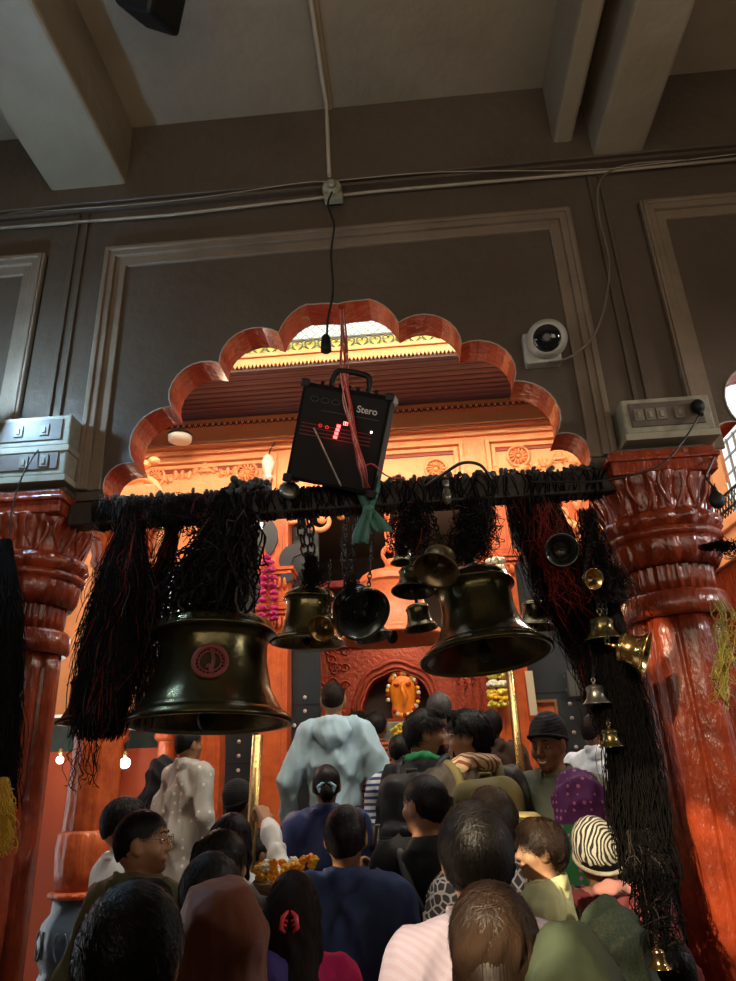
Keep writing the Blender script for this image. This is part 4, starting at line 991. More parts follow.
threads('thread_bundle', [(312, 556, 2.92, 10), (313, 575, 2.9, 11), (312, 590, 2.9, 8)], 120, 'dark knot of threads on the crown of the olive bell', 21, [THREAD], frizz=1.5)
threads('thread_bundle', [(412, 500, 2.95, 22), (412, 530, 2.95, 24), (412, 548, 2.95, 20)], 200, 'loose dark threads above the small bell cluster', 22, TM, frizz=2.2)
threads('thread_bundle', [(585, 510, 2.9, 18), (598, 560, 2.85, 18), (622, 600, 2.8, 20)], 240, 'dark threads tied between the beam and the right column', 23, TM, frizz=1.5)
threads('thread_bundle', [(180, 500, 2.98, 60), (185, 515, 2.98, 55), (190, 530, 2.98, 45)], 260, 'short threads under the beam left of the largest bell', 24, TM, frizz=1.6)
threads('red_threads', [(545, 505, 2.85, 20), (552, 560, 2.82, 20), (575, 610, 2.8, 15)], 60, 'dull red threads mixed in the tangle right of the big bell', 25, [THREAD_RED], frizz=1.8, grp=None)
threads('yellow_tassel', [(4, 778, 2.5, 7), (4, 810, 2.5, 9), (5, 850, 2.5, 7)], 200, 'yellow thread tassel at the left edge on the column', 26, [M('yellow_thread', (.62, .36, .03), .6)], cat='tassel', grp=None)
threads('tied_ribbon', [(715, 600, 2.72, 16), (724, 612, 2.70, 18), (726, 640, 2.68, 6), (722, 700, 2.66, 4)], 45, 'yellow and red threads tied round the right column below the collar', 27, [M('yellow_green_thread', (.42, .36, .05), .6), THREAD_RED], cat='threads', frizz=1.8, grp=None)
threads('thread_bundle', [(700, 548, 2.8, 5), (720, 545, 2.72, 7), (740, 550, 2.65, 8)], 60, 'black thread knot poking out right of the column ring', 28, [THREAD], frizz=1.5)
# ================================================================== PEOPLE
def axis(lo, hi, coarse, fine=()):
    """grid coordinates: coarse step, refined where fine=(a,b,step) intervals say"""
    out = [lo]; 
    while out[-1] < hi:
        x = out[-1]; st = coarse
        for a, b, s in fine:
            if a-coarse*.5 <= x <= b: st = min(st, s)
            elif x < a and x+st > a: st = min(st, max(s, a-x))
        out.append(x+st)
    return np.array(out)
class Field:
    def __init__(s, ax): s.ax = ax; s.F = np.full([len(a) for a in ax], 1.0, dtype=np.float64)
    def sl(s, lo, hi):
        r = []
        for a, l, h in zip(s.ax, lo, hi):
            i0 = max(0, np.searchsorted(a, l)-1); i1 = min(len(a), np.searchsorted(a, h)+1)
            if i1-i0 < 1: return None
            r.append(slice(i0, i1))
        return tuple(r)
    def pts(s, sl): return np.stack(np.meshgrid(*[a[q] for a, q in zip(s.ax, sl)], indexing='ij'), -1)
    def add(s, prim, k=.02, off=0., T=None, sub=False):
        f, lo, hi = prim; pad = .045+k+abs(off)
        lo = np.array(lo)-pad; hi = np.array(hi)+pad
        if T is not None:
            Rm, pv = T; cs = np.array([[x, y, z] for x in (lo[0], hi[0]) for y in (lo[1], hi[1]) for z in (lo[2], hi[2])])
            cs = (cs-pv) @ Rm.T+pv; lo, hi = cs.min(0), cs.max(0)
        sl = s.sl(lo, hi)
        if sl is None: return
        P = s.pts(sl)
        if T is not None: P = (P-pv) @ Rm+pv
        d = f(P)-off; A = s.F[sl]
        if sub:
            d = -d; h = np.clip(k-np.abs(A-d), 0, None)/k if k > 0 else 0; s.F[sl] = np.maximum(A, d)+h*h*k*.25
        else:
            h = np.clip(k-np.abs(A-d), 0, None)/k if k > 0 else 0; s.F[sl] = np.minimum(A, d)-h*h*k*.25
    def cut(s, fn):                       # keep where fn(P) < 0
        P = s.pts(tuple(slice(0, len(a)) for a in s.ax)); s.F = np.maximum(s.F, fn(P))
    def disp(s, fn):
        P = s.pts(tuple(slice(0, len(a)) for a in s.ax)); s.F = s.F+np.where(np.abs(s.F) < .08, fn(P), 0)
    def mesh(s):
        F = s.F.copy(); F[0] = F[-1] = 1; F[:, 0] = F[:, -1] = 1; F[:, :, 0] = F[:, :, -1] = 1
        nx, ny, nz = F.shape; S_ = F < 0; G = [a for a in s.ax]
        cnt = np.zeros((nx-1, ny-1, nz-1)); acc = np.zeros((nx-1, ny-1, nz-1, 3))
        X = np.broadcast_to(G[0][:, None, None], F.shape); Y = np.broadcast_to(G[1][None, :, None], F.shape); Z = np.broadcast_to(G[2][None, None, :], F.shape)
        cr = []
        for d in range(3):
            a = [slice(None)]*3; b = [slice(None)]*3; a[d] = slice(0, -1); b[d] = slice(1, None); a = tuple(a); b = tuple(b)
            fa, fb = F[a], F[b]; c = S_[a] != S_[b]; cr.append(c)
            t = np.where(c, fa/np.where(c, fa-fb, 1), 0)
            pos = [X[a], Y[a], Z[a]]; pos[d] = pos[d]+t*(np.array([X, Y, Z][d][b])-pos[d])
            o = [i for i in range(3) if i != d]
            for u in (0, 1):
                for v in (0, 1):
                    q = [slice(None)]*3
                    q[o[0]] = slice(u, F.shape[o[0]]-1+u); q[o[1]] = slice(v, F.shape[o[1]]-1+v); q = tuple(q)
                    cq = c[q]; cnt += cq
                    for i in range(3): acc[..., i] += np.where(cq, pos[i][q], 0)
        m = cnt > 0; idx = -np.ones(m.shape, dtype=np.int64); idx[m] = np.arange(m.sum()); V = acc[m]/cnt[m][:, None]
        Qs = []
        for d in range(3):
            c = cr[d]; o = [i for i in range(3) if i != d]
            I = np.argwhere(c)
            ok = (I[:, o[0]] > 0) & (I[:, o[1]] > 0) & (I[:, o[0]] < F.shape[o[0]]-1) & (I[:, o[1]] < F.shape[o[1]]-1); I = I[ok]
            e0 = np.zeros(3, int); e0[o[0]] = 1; e1 = np.zeros(3, int); e1[o[1]] = 1
            g = lambda J: idx[J[:, 0], J[:, 1], J[:, 2]]
            q = np.stack([g(I-e0-e1), g(I-e1), g(I), g(I-e0)], -1)
            ins = S_[I[:, 0], I[:, 1], I[:, 2]]
            if d == 1: ins = ~ins
            q[~ins] = q[~ins][:, ::-1]; Qs.append(q)
        return V, np.concatenate(Qs)
def cap(a, b, ra, rb):
    a, b = np.array(a, float), np.array(b, float); ab = b-a; L2 = max(ab @ ab, 1e-9)
    def f(P):
        h = np.clip(((P-a) @ ab)/L2, 0, 1); return np.linalg.norm(P-a-h[..., None]*ab, axis=-1)-(ra+(rb-ra)*h)
    r = max(ra, rb); return f, np.minimum(a, b)-r, np.maximum(a, b)+r
def ell(c, r):
    c, r = np.array(c, float), np.array(r, float)
    def f(P):
        q = (P-c)/r; k0 = np.linalg.norm(q, axis=-1); k1 = np.linalg.norm(q/r, axis=-1); return k0*(k0-1)/np.maximum(k1, 1e-6)
    return f, c-r, c+r
def rbox(c, h, r, Rm=None):
    c, h = np.array(c, float), np.array(h, float); Rm = np.eye(3) if Rm is None else Rm
    def f(P):
        q = np.abs((P-c) @ Rm)-h+r; return np.linalg.norm(np.maximum(q, 0), axis=-1)+np.minimum(q.max(-1), 0)-r
    e = np.abs(Rm) @ h; return f, c-e, c+e
def folds(seed, amp, sc=1.):
    rs = np.random.RandomState(seed); W = rs.uniform(-1, 1, (5, 3))*np.array([15, 11, 6.5])*sc; ph = rs.uniform(0, 6.28, 5); W2 = rs.uniform(-6, 6, (5, 3))
    def f(P):
        o = 0
        for i in range(0): o = o+np.sin(P @ W[i]+1.6*np.sin(P @ W2[i]+ph[i])+ph[i])
        for i in range(5): o = o+(1-np.abs(np.sin(1.25*(P @ W[i])+1.3*np.sin(P @ W2[i]+ph[i])+ph[i])))**2
        return -amp*(o/1.2-.9)
    return f
def drape(seed, amp=.006):
    ph = np.random.RandomState(seed).uniform(0, 6, 4)
    def f(P):
        x, y, z = P[..., 0], P[..., 1], P[..., 2]; q = z+.75*y; up_ = np.clip((z-1.40)/.15, 0, 1)
        a = np.abs(np.sin(22*q+2.2*np.sin(9*x+ph[0])+1.2*np.sin(16*y+ph[1]))); b_ = np.abs(np.sin(16*np.arctan2(x, -y-.02)*.6+3*np.sin(7*z+ph[2])))
        return amp*((a-.6)*(.4+.6*up_)+(b_-.6)*(1.3-up_))
    return f
def grooves(T, n, amp, seed):
    Rm, pv = T; p0 = seed*.7
    def f(P):
        q = (P-pv) @ Rm+pv; a = np.arctan2(q[..., 0], q[..., 1]+.05)
        return amp*(np.sin(n*a+4*np.sin(q[..., 2]*26+p0)+2*np.sin(q[..., 1]*40))+.6*np.sin(n*2.3*a+3*np.sin(q[..., 2]*45+p0)))
    return f
def norm(v): v = np.array(v, float); return v/(np.linalg.norm(v)+1e-9)
HC = np.array([0, -.010, 1.652]); PV = np.array([0, -.01, 1.53])
def head_prims():
    P = [(ell((0, -.012, 1.660), (.074, .094, .090)), .01), (ell((0, .035, 1.592), (.054, .056, .066)), .03), (ell((0, -.03, 1.62), (.066, .07, .07)), .02),
         (cap((-.032, .076, 1.672), (.032, .076, 1.672), .012, .012), .015), (cap((0, .086, 1.655), (0, .106, 1.620), .008, .013), .012),
         (cap((-.012, .094, 1.616), (.012, .094, 1.616), .008, .008), .01), (ell((0, .074, 1.552), (.022, .018, .018)), .02),
         (ell((-.040, .055, 1.615), (.026, .03, .026)), .02), (ell((.040, .055, 1.615), (.026, .03, .026)), .02),
         (cap((-.018, .088, 1.586), (.018, .088, 1.586), .0075, .0075), .008), (cap((-.014, .089, 1.577), (.014, .089, 1.577), .008, .008), .006)]
    for s in (-1, 1): P += [(ell((s*.077, -.008, 1.638), (.011, .022, .034)), .008), (ell((s*.072, .003, 1.615), (.010, .012, .016)), .01)]
    return P
def arm_geo(pose, s):
    S0 = np.array([s*.178, -.005, 1.425])
    if isinstance(pose, tuple): return S0, np.array(pose[0], float), np.array(pose[1], float)
    E, Wr = {'down': ((.245, -.03, 1.15), (.245, .05, .90)), 'fold': ((.25, .0, 1.17), (.09, .25, 1.20)), 'pocket': ((.27, -.05, 1.16), (.20, .07, .97)), 'up': ((.24, .12, 1.22), (.12, .28, 1.42))}[pose]
    return S0, np.array([s*E[0], E[1], E[2]]), np.array([s*Wr[0], Wr[1], Wr[2]])
def hand_prims(E, Wr, s, curl, n=None):
    d = norm(Wr-E); n = norm(np.array([-s, .3, 0.])) if n is None else norm(n); n = norm(n-d*(n @ d)); w_ = np.cross(d, n)*s*-1
    if w_ @ np.array([0, 1, .3]) < 0: w_ = -w_
    P = []; fl_ = [.070, .080, .075, .058]; tips = []
    for i in range(4):
        o = w_*(.030-.020*i); k = Wr+d*(.088-.004*abs(i-1))+o
        P.append((cap(Wr+o*.55, k, .016, .0125), .012))
        c1, c2 = curl*(1+.06*i), curl*2.0
        d1 = norm(d*math.cos(c1)+n*math.sin(c1)+o*.8); d2 = norm(d*math.cos(c2)+n*math.sin(c2)); d3 = norm(d*math.cos(c2*1.35)+n*math.sin(c2*1.35))
        L = fl_[i]; p1 = k+d1*L*.45; p2 = p1+d2*L*.32; p3 = p2+d3*L*.25
        P += [(cap(k, p1, .0100, .0090), .003), (cap(p1, p2, .0090, .0082), .001), (cap(p2, p3, .0082, .0070), .001)]
    t0 = Wr+d*.025+w_*.026; t1 = t0+norm(d*.7+w_*.8+n*.25)*.042; t2 = t1+norm(d*.9+w_*.15+n*.55)*.034
    P += [(cap(Wr+d*.01+w_*.01, t0, .016, .014), .012), (cap(t0, t1, .0125, .0105), .006), (cap(t1, t2, .0105, .0085), .002)]
    return P
SKIN = {k: M('skin_'+k, c, .5, spec=.4, noise=(30, .25, tuple(x*.75 for x in c))) for k, c in {'brown': (.34, .165, .085), 'dark': (.19, .085, .042), 'tan': (.46, .25, .14)}.items()}
for m in SKIN.values():
    m.node_tree.nodes['Principled BSDF'].inputs['Subsurface Weight'].default_value = .12
    m.node_tree.nodes['Principled BSDF'].inputs['Subsurface Radius'].default_value = (.02, .006, .003)
HAIR = {'black': M('hair_black', (.009, .007, .0065), .42, spec=.25), 'brown': M('hair_brown', (.028, .015, .009), .5, spec=.3), 'grey': M('hair_grey', (.06, .055, .052), .5), 'dark': M('hair_dark_brown', (.016, .010, .007), .5, spec=.25)}
HBASE = {k: M('hair_mass_'+k, c, .8, spec=.12, bump=(160, .9, (1, 1, .25)), bdist=.004) for k, c in {'black': (.006, .005, .0045), 'brown': (.030, .016, .009), 'grey': (.035, .032, .03), 'dark': (.013, .008, .006)}.items()}
EYEW = M('eye_white', (.42, .38, .33), .2); EYEB = M('eye_iris', (.02, .012, .008), .1); LIP = M('lip_rose', (.28, .09, .07), .45); TEETH = M('teeth', (.75, .72, .65), .3)
def strands(name, n, parent, T, seed, mat, length=.03, lift=.008, curly=0., zone=None, back=1.0, off=.010, w=.0011, droop=0., mess=.03):
    rs = np.random.RandomState(seed); R0 = np.array([.074, .094, .090])+off; c = np.array([0, -.012, 1.660])
    D = rs.normal(size=(n*4, 3)); D /= np.linalg.norm(D, axis=1)[:, None]; P = c+D*R0
    zone = zone or (lambda P: P[:, 2] > 1.600+.78*(P[:, 1]+.06))
    P = P[zone(P)]; P = P[~((np.abs(P[:, 0]) > .055) & (P[:, 2] < 1.672) & (P[:, 1] > -.045))][:n]; n = len(P)
    if n == 0: return
    cur = P.copy(); rows = [cur.copy()]; st = 6; wh = np.array([.01, -.05, 1.75])
    L = length*rs.uniform(.6, 1.3, (n, 1)); jit = rs.normal(size=(n, 3))*.35; ph = rs.uniform(0, 6.28, (n, 1))
    for k in range(st-1):
        N_ = (cur-c)/R0**2; N_ /= np.linalg.norm(N_, axis=1)[:, None]
        t = cur-wh+jit*.05; t[:, 2] -= .02+droop; t = t+jit*.03
        t = t+jit*mess; t -= N_*(t*N_).sum(1)[:, None]; t /= np.linalg.norm(t, axis=1)[:, None]+1e-9
        side = np.cross(N_, t); 
        if curly: t = t+side*np.sin(ph+k*1.9)*curly+N_*np.cos(ph+k*1.9)*curly*.5
        cur = cur+t*L/(st-1); q = (cur-c)/R0; qn = np.linalg.norm(q, axis=1)[:, None]
        cur = c+q/qn*np.maximum(qn, 1)*R0 if curly else c+q/qn*(R0+lift*math.sin(math.pi*(k+1)/st)*(.6+.4*jit[:, :1]))
        rows.append(cur.copy())
    rows = np.stack(rows, 1); N_ = (rows-c)/R0**2; N_ /= np.linalg.norm(N_, axis=2)[..., None]
    tg = np.gradient(rows, axis=1); sd = np.cross(N_, tg); sd /= np.linalg.norm(sd, axis=2)[..., None]+1e-9
    sd = sd+N_*jit[:, None, :1]*.5
    wd = np.array([1, 1, .95, .8, .55, .15])[None, :, None]*w
    V = np.stack([rows-sd*wd, rows+sd*wd], 2).reshape(-1, 3)
    Rm, pv = T; V = (V-pv) @ Rm.T+pv
    b = (np.arange(n)*st*2)[:, None]; i = np.arange(st-1)[None, :]*2
    Q = np.stack([b+i, b+i+1, b+i+3, b+i+2], -1).reshape(-1, 4)
    o = npmesh(name, V, Q, mat, parent); return o
def person(label, head, Y=2.5, g=None, face=0, hy=0, hp=0, hr=0, hair='short', hcol='black', skin='brown', top=None, topm=None, bottom=None, arms=('down', 'down'), curl=(.45, .45), hn=(None, None),
           near=1, H=None, extra=None, hem=.86, smile=False, beard=False, fold=.011, nstr=None, hat=None, hatm=None, slen=1., lean=0, eyes=True, sw=1., group=None, hood=None):
    global _pid
    _pid += 1; sd = 100+_pid
    p = at(head[0], head[1], Y); gz = ground(p.x, Y) if g is None else g
    H = H or (p.z-gz); s = H/1.76; sh = s if s > .86 else .86*(s/.86)**.8
    e = empty('person', (p.x, Y, p.z-1.755*s), label, 'person', group); e.rotation_euler = (0, 0, R_(face)); e.scale = (s, s, s)
    Rm = np.array(Euler((R_(hp), R_(hr), R_(hy))).to_matrix()); T = (Rm, PV); M_T = T
    ag = [arm_geo(arms[i], (-1, 1)[i]) for i in range(2)]
    # ---- body
    fx = [(-.12, .12, .0065 if near else .011)]; fy = [(-.14, .16, .0065 if near else .011)]; fz = [(1.48, 1.80, .0065 if near else .011)]
    for i in (0, 1):
        if hn[i] is not None or curl[i] > .6:
            w0 = ag[i][2]; dd = norm(ag[i][2]-ag[i][1])*.09
            for ax_, L in enumerate((fx, fy, fz)):
                q0, q1 = sorted((w0[ax_], w0[ax_]+dd[ax_])); L.append((q0-.06, q1+.07, .0055))
    ext = max(.36, max(abs(q[0]) for a in ag for q in a)+.16); ye = max(.24, max(q[1] for a in ag for q in a)+.2); zt = max(1.84, max(q[2] for a in ag for q in a)+.2)
    ybk = min(-.24, min(q[1] for a in ag for q in a)-.1)
    F = Field((axis(-ext, ext, .022, fx), axis(ybk, ye, .022, fy), axis(-.03, zt, .03, fz)))
    for pr, k in head_prims(): F.add(pr, k, 0, T)
    for sx in (-1, 1): F.add(ell((sx*.031, .094, 1.650), (.015, .013, .008)), .008, 0, T, sub=True)
    body = [(cap((0, -.012, 1.42), (0, -.004, 1.57), .055, .049), .025), (ell((0, 0, 1.26), (.165*sw, .105, .20)), .05), (ell((0, 0, 1.02), (.150, .105, .16)), .06), (cap((-.145*sw, -.005, 1.415), (.145*sw, -.005, 1.415), .058, .058), .05),
            (cap((-.03, -.015, 1.49), (-.13*sw, -.01, 1.445), .045, .05), .03), (cap((.03, -.015, 1.49), (.13*sw, -.01, 1.445), .045, .05), .03)]
    arms_p = []
    for i, (S0, E_, W0) in enumerate(ag): arms_p += [(cap(S0, E_, .054, .043), .03), (cap(E_, W0, .043, .028), .02)]
    legs = []
    for sx in (-1, 1): legs += [(cap((sx*.088, 0, .92), (sx*.095, .012, .50), .088, .058), .04), (cap((sx*.095, .012, .50), (sx*.10, -.02, .09), .056, .038), .03)]
    feet = []
    for sx in (-1, 1): feet += [(cap((sx*.10, -.045, .042), (sx*.115, .13, .032), .040, .030), .02)]
    for pr, k in body+arms_p+legs+feet: F.add(pr, k)
    for i in (0, 1):
        for pr, k in hand_prims(ag[i][1], ag[i][2], (-1, 1)[i], curl[i], hn[i]): F.add(pr, k)
    F.cut(lambda P: -P[..., 2])
    V, Q = F.mesh(); npmesh('body', V, Q, SKIN[skin], e)
    def tp(v): return (np.array(v)-PV) @ Rm.T+PV
    if eyes:
        for sx in (-1, 1):
            b = MB(); b.ell(tp((sx*.031, .0765, 1.650)), (.0120,)*3, 12, 8, mi=0); b.ell(tp((sx*.031, .0838, 1.649)), (.0066,)*3, 10, 6, mi=1)
            b.build('eye', [EYEW, EYEB], e)
            b = MB(); b.ell(tp((sx*.031, .0768, 1.6545)), (.0138, .0128, .0100), 14, 8); b.ell(tp((sx*.031, .0762, 1.6425)), (.0130, .0118, .0065), 14, 8); b.build('eyelids', SKIN[skin], e)
        b = MB()
        for sx in (-1, 1): b.tube([tp((sx*(.016+.03*t), .094-.016*t*t-.002, 1.674+.006*math.sin(t*3.0))) for t in (0, .33, .66, 1)], [.003, .004, .0035, .002], 6)
        b.build('eyebrows', HAIR['black'], e)
        b = MB()
        up_ = .010 if smile else 0
        b.tube([tp((x, .0955-.25*abs(x)*(1 if not smile else .8), 1.5855+up_*(abs(x)/.026)**2)) for x in (-.026, -.013, 0, .013, .026)], [.002, .005, .0055, .005, .002], 6)
        b.tube([tp((x, .0955-.25*abs(x), 1.5755-(.004 if smile else 0)+up_*(abs(x)/.026)**2)) for x in (-.024, -.012, 0, .012, .024)], [.002, .005, .006, .005, .002], 6)
        b.build('lips', LIP, e)
        if smile:
            b = MB(); b.tube([tp((x, .098-.3*abs(x), 1.580+up_*(abs(x)/.026)**2)) for x in (-.018, -.009, 0, .009, .018)], .0045, 6); b.build('teeth', TEETH, e)
    # ---- hair
    hm = HAIR[hcol]; fine = [(-.15, .15, .007 if near else .012)]
    if hair and hair != 'none':
        lo = {'long': 1.12, 'bun': 1.50, 'bob': 1.42}.get(hair, 1.50)
        F = Field((axis(-.16, .16, .007 if near else .011), axis(-.20, .16, .007 if near else .011), axis(lo-.02, 1.83, .008 if near else .012)))
        th = {'short': .009, 'crop': .004, 'thick': .011, 'curly': .016, 'long': .010, 'bun': .006, 'bob': .013, 'wavy': .012}[hair]
        F.add(ell((0, -.012, 1.660), (.074, .094, .090)), .01, th, T); F.add(ell((0, -.03, 1.62), (.066, .07, .07)), .02, th*.8, T)
        sl_, b0 = (.78, 1.600) if hair != 'curly' else (.78, 1.575)
        Pc = lambda P: (P-PV) @ Rm+PV
        F.cut(lambda P: (lambda q: np.minimum(.9, (b0+sl_*(q[..., 1]+.06)-q[..., 2])*.8))(Pc(P)))
        if hair in ('crop', 'short', 'thick', 'wavy', 'curly', 'bun'):
            for sx in (-1, 1): F.add(ell((sx*.090, .004, 1.628), (.034, .032, .040)), .006, 0, T, sub=True)
        if hair in ('thick', 'wavy', 'curly'): F.add(ell((0, .045, 1.735), (.055, .045, .028)), .03, 0, T)
        if hair == 'long':
            F.add(cap((0, -.06, 1.64), (0, -.115, 1.40), .085, .080), .03); F.add(cap((0, -.115, 1.42), (0, -.125, 1.16), .085, .055), .03)
            F.add(cap((-.07, -.02, 1.62), (-.085, -.06, 1.42), .03, .025), .03); F.add(cap((.07, -.02, 1.62), (.085, -.06, 1.42), .03, .025), .03)
        if hair == 'bob':
            F.add(cap((0, -.05, 1.64), (0, -.075, 1.48), .085, .075), .03)
        if hair == 'bun': F.add(ell((0, -.125, 1.60), (.042, .036, .045)), .012, 0, T)
        amp = {'curly': .012, 'wavy': .007, 'thick': .004, 'long': .004, 'bob': .006}.get(hair, .0015)
        F.disp(folds(sd, amp, 5. if hair == 'curly' else 2.6)); F.disp(grooves(T, 13, {'crop': .0003, 'short': .0012}.get(hair, .0024), sd))
        V, Q = F.mesh(); ho = npmesh('hair', V, Q, HBASE[hcol], e)
        n = int(nstr*1.5) if nstr is not None else (3600 if near else 900)
        if hair in ('long', 'bob'):
            # long falling locks as ribbons
            rs = np.random.RandomState(sd); k = 1400 if near else 300; t = np.linspace(0, 1, 9)
            top_ = 1.69; bot = 1.10 if hair == 'long' else 1.40
            a_ = rs.uniform(-1.35, 1.35, (k, 1)); x = np.sin(a_)*(.088-.030*t*(1 if hair == 'long' else .3))*1.02; y = -.03-.07*t-np.cos(a_)*(.078+.012*np.sin(t*3)); z = top_-(top_-bot)*t*rs.uniform(.75, 1.05, (k, 1))
            x = x+.006*np.sin(t*9+rs.uniform(0, 6, (k, 1)))*t; y = y+.005*np.sin(t*8+rs.uniform(0, 6, (k, 1)))
            Pp = np.stack([x, y, z], -1); wd = rs.uniform(.0008, .0022, (k, 1))
            sdv = np.stack([np.cos(a_)*np.ones_like(t), np.sin(a_)*np.ones_like(t), np.zeros_like(x)], -1)
            Vv = np.stack([Pp-sdv*wd[..., None], Pp+sdv*wd[..., None]], 2).reshape(-1, 3); bb = (np.arange(k)*18)[:, None]; ii = np.arange(8)[None]*2
            npmesh('loose_locks', Vv, np.stack([bb+ii, bb+ii+1, bb+ii+3, bb+ii+2], -1).reshape(-1, 4), hm, ho)
        if n: strands('strands', n, ho, T, sd, hm, length=slen*{'short': .026, 'crop': .012, 'thick': .05, 'curly': .05, 'wavy': .07, 'long': .09, 'bun': .08, 'bob': .08}[hair], curly={'curly': 1.3, 'wavy': .35, 'bob': .3}.get(hair, 0), off=th+.001, lift=.009 if hair in ('thick', 'wavy') else .004, w=.0012 if hair in ('wavy', 'thick', 'curly') else .0009, mess={'thick': .10, 'wavy': .10, 'curly': .15, 'short': .05}.get(hair, .02))
    if beard:
        F = Field((axis(-.1, .1, .007), axis(-.03, .14, .007), axis(1.50, 1.66, .007)))
        F.add(ell((0, .035, 1.592), (.054, .056, .066)), .03, .004, T); F.add(ell((0, .074, 1.552), (.022, .018, .018)), .02, .005, T)
        F.add(cap((-.024, .092, 1.598), (.024, .092, 1.598), .008, .008), .01, 0, T); F.add(ell((0, .1, 1.5815), (.025, .03, .009)), .004, 0, T, sub=True)
        F.cut(lambda P: (lambda q: q[..., 2]-1.603+.3*np.maximum(0, .06-q[..., 1]) )((P-PV) @ Rm+PV)); V, Q = F.mesh()
        if len(V): npmesh('beard', V, Q, HAIR['black'], e)
    # ---- upper garment
    if top:
        o = {'shirt': .012, 'jacket': .026, 'hoodie': .024, 'kurta': .018, 'sweater': .018}[top]; st = .0125 if near else .02
        hz = .50 if top == 'kurta' else hem
        F = Field((axis(-ext, ext, st), axis(ybk, ye, st), axis(hz-.04, max(1.60, zt-.15), st)))
        for pr, k in body[1:]: F.add(pr, k, o)
        if top == 'kurta': F.add(cap((0, 0, 1.0), (0, 0, .45), .15, .17), .06, 0)
        F.add(cap((0, -.014, 1.43), (0, -.006, 1.515), .066, .060), .03, o*.5)
        for i, (S0, E_, W0) in enumerate(ag):
            we = E_+(W0-E_)*.92; F.add(cap(S0, E_, .056, .046), .035, o); F.add(cap(E_, we, .046, .034), .025, o*.9)
        F.disp(folds(sd+7, fold*1.2)); F.disp(folds(sd+17, fold*.6, 2.2))
        F.cut(lambda P: hz-P[..., 2])
        F.cut(lambda P: np.where(np.hypot(P[..., 0], P[..., 1]) < .12, P[..., 2]-(1.530-.45*np.maximum(0, P[..., 1]+.02)), -1.0))
        V, Q = F.mesh(); to = npmesh('kurta' if top == 'kurta' else top, V, Q, topm, e)
        b = MB()
        if top in ('jacket', 'shirt', 'kurta'):      # stand collar, open at the front
            V_ = []; F_ = []; n_ = 36
            for j, (rr, zz) in enumerate(((.078+o*.6, 1.462), (.083+o*.6, 1.500), (.078+o*.5, 1.548), (.069+o*.4, 1.550), (.066+o*.2, 1.480))):
                for i in range(n_):
                    a_ = R_(112)+R_(316)*i/(n_-1); V_.append((rr*math.cos(a_), -.008+rr*1.05*math.sin(a_), zz-.028*(math.sin(a_)+1)/2+.004*math.sin(5*a_)))
            for j in range(4):
                for i in range(n_-1): F_.append((j*n_+i, j*n_+i+1, (j+1)*n_+i+1, (j+1)*n_+i))
            b.add(V_, F_, 0, True); b.build('collar', topm, to)
        elif top == 'hoodie':
            F = Field((axis(-.2, .2, .01), axis(-.24, .14, .01), axis(1.30, 1.62, .01)))
            for j in range(10):
                a_ = R_(150)+R_(240)*j/9; a2 = R_(150)+R_(240)*(j+1)/9
                if j < 9: F.add(cap((.082*math.cos(a_), -.01+.085*math.sin(a_), 1.485-.02*math.sin(a_)), (.082*math.cos(a2), -.01+.085*math.sin(a2), 1.485-.02*math.sin(a2)), .026, .026), .02)
            F.add(ell((0, -.10, 1.435), (.13, .052, .075)), .05); F.add(ell((0, -.125, 1.385), (.075, .035, .06)), .05); F.disp(folds(sd+3, .006, 1.6)); V, Q = F.mesh(); npmesh('hood', V, Q, topm, to)
        elif top == 'sweater':
            b.tube([(.072*math.cos(a_), -.01+.074*math.sin(a_), 1.492-.02*math.sin(a_)) for a_ in [2*math.pi*j/30 for j in range(30)]], .011, 8, closed=True); b.build('collar', topm, to)
    # ---- trousers and shoes
    bm_ = bottom or TROUSER; st = .02
    F = Field((axis(-.30, .30, .022), axis(-.24, .24, .022), axis(.06, 1.06, .03)))
    F.add(body[2][0], .05, .014)
    for pr, k in legs: F.add(pr, .03, .022)
    F.disp(folds(sd+9, .006)); F.cut(lambda P: P[..., 2]-(1.0 if top != 'kurta' else .62)); F.cut(lambda P: .085-P[..., 2]); V, Q = F.mesh(); npmesh('trousers', V, Q, bm_, e)
    F = Field((axis(-.2, .2, .014), axis(-.14, .22, .014), axis(-.02, .14, .014)))
    for pr, k in feet: F.add(pr, .02, .012)
    F.cut(lambda P: .002-P[..., 2]); F.cut(lambda P: P[..., 2]-.095); V, Q = F.mesh(); npmesh('shoes', V, Q, SHOE, e)
    # ---- headwear
    if hat == 'beanie' or hat == 'skullcap' or hat == 'spiral':
        F = Field((axis(-.14, .14, .0065), axis(-.17, .14, .0065), axis(1.56, 1.86, .0065)))
        F.add(ell((0, -.016, 1.668), (.083, .102, .106 if hat != 'skullcap' else .094)), .01, .006, T)
        if hat == 'beanie': F.add(ell((0, -.045, 1.70), (.085, .09, .092)), .02, .004, T)
        cutz = 1.668 if hat == 'beanie' else 1.622 if hat == 'spiral' else 1.70
        F.cut(lambda P: (lambda q: (cutz+.35*q[..., 1]-q[..., 2]))((P-PV) @ Rm+PV))
        if hat == 'beanie': F.disp(lambda P: .0022*np.sin(((P-PV) @ Rm+PV)[..., 2]*420))
        V, Q = F.mesh(); ho = npmesh('knit_cap' if hat != 'skullcap' else 'cap', V, Q, hatm, e)
        b = MB(); b.tube([tp((.089*math.cos(a_), -.016+.108*math.sin(a_), cutz+.35*(-.016+.108*math.sin(a_))+.008)) for a_ in [2*math.pi*j/40 for j in range(40)]], .008 if hat != 'skullcap' else .004, 8, closed=True); b.build('cap_rim', hatm if hat != 'spiral' else CREAM, ho)
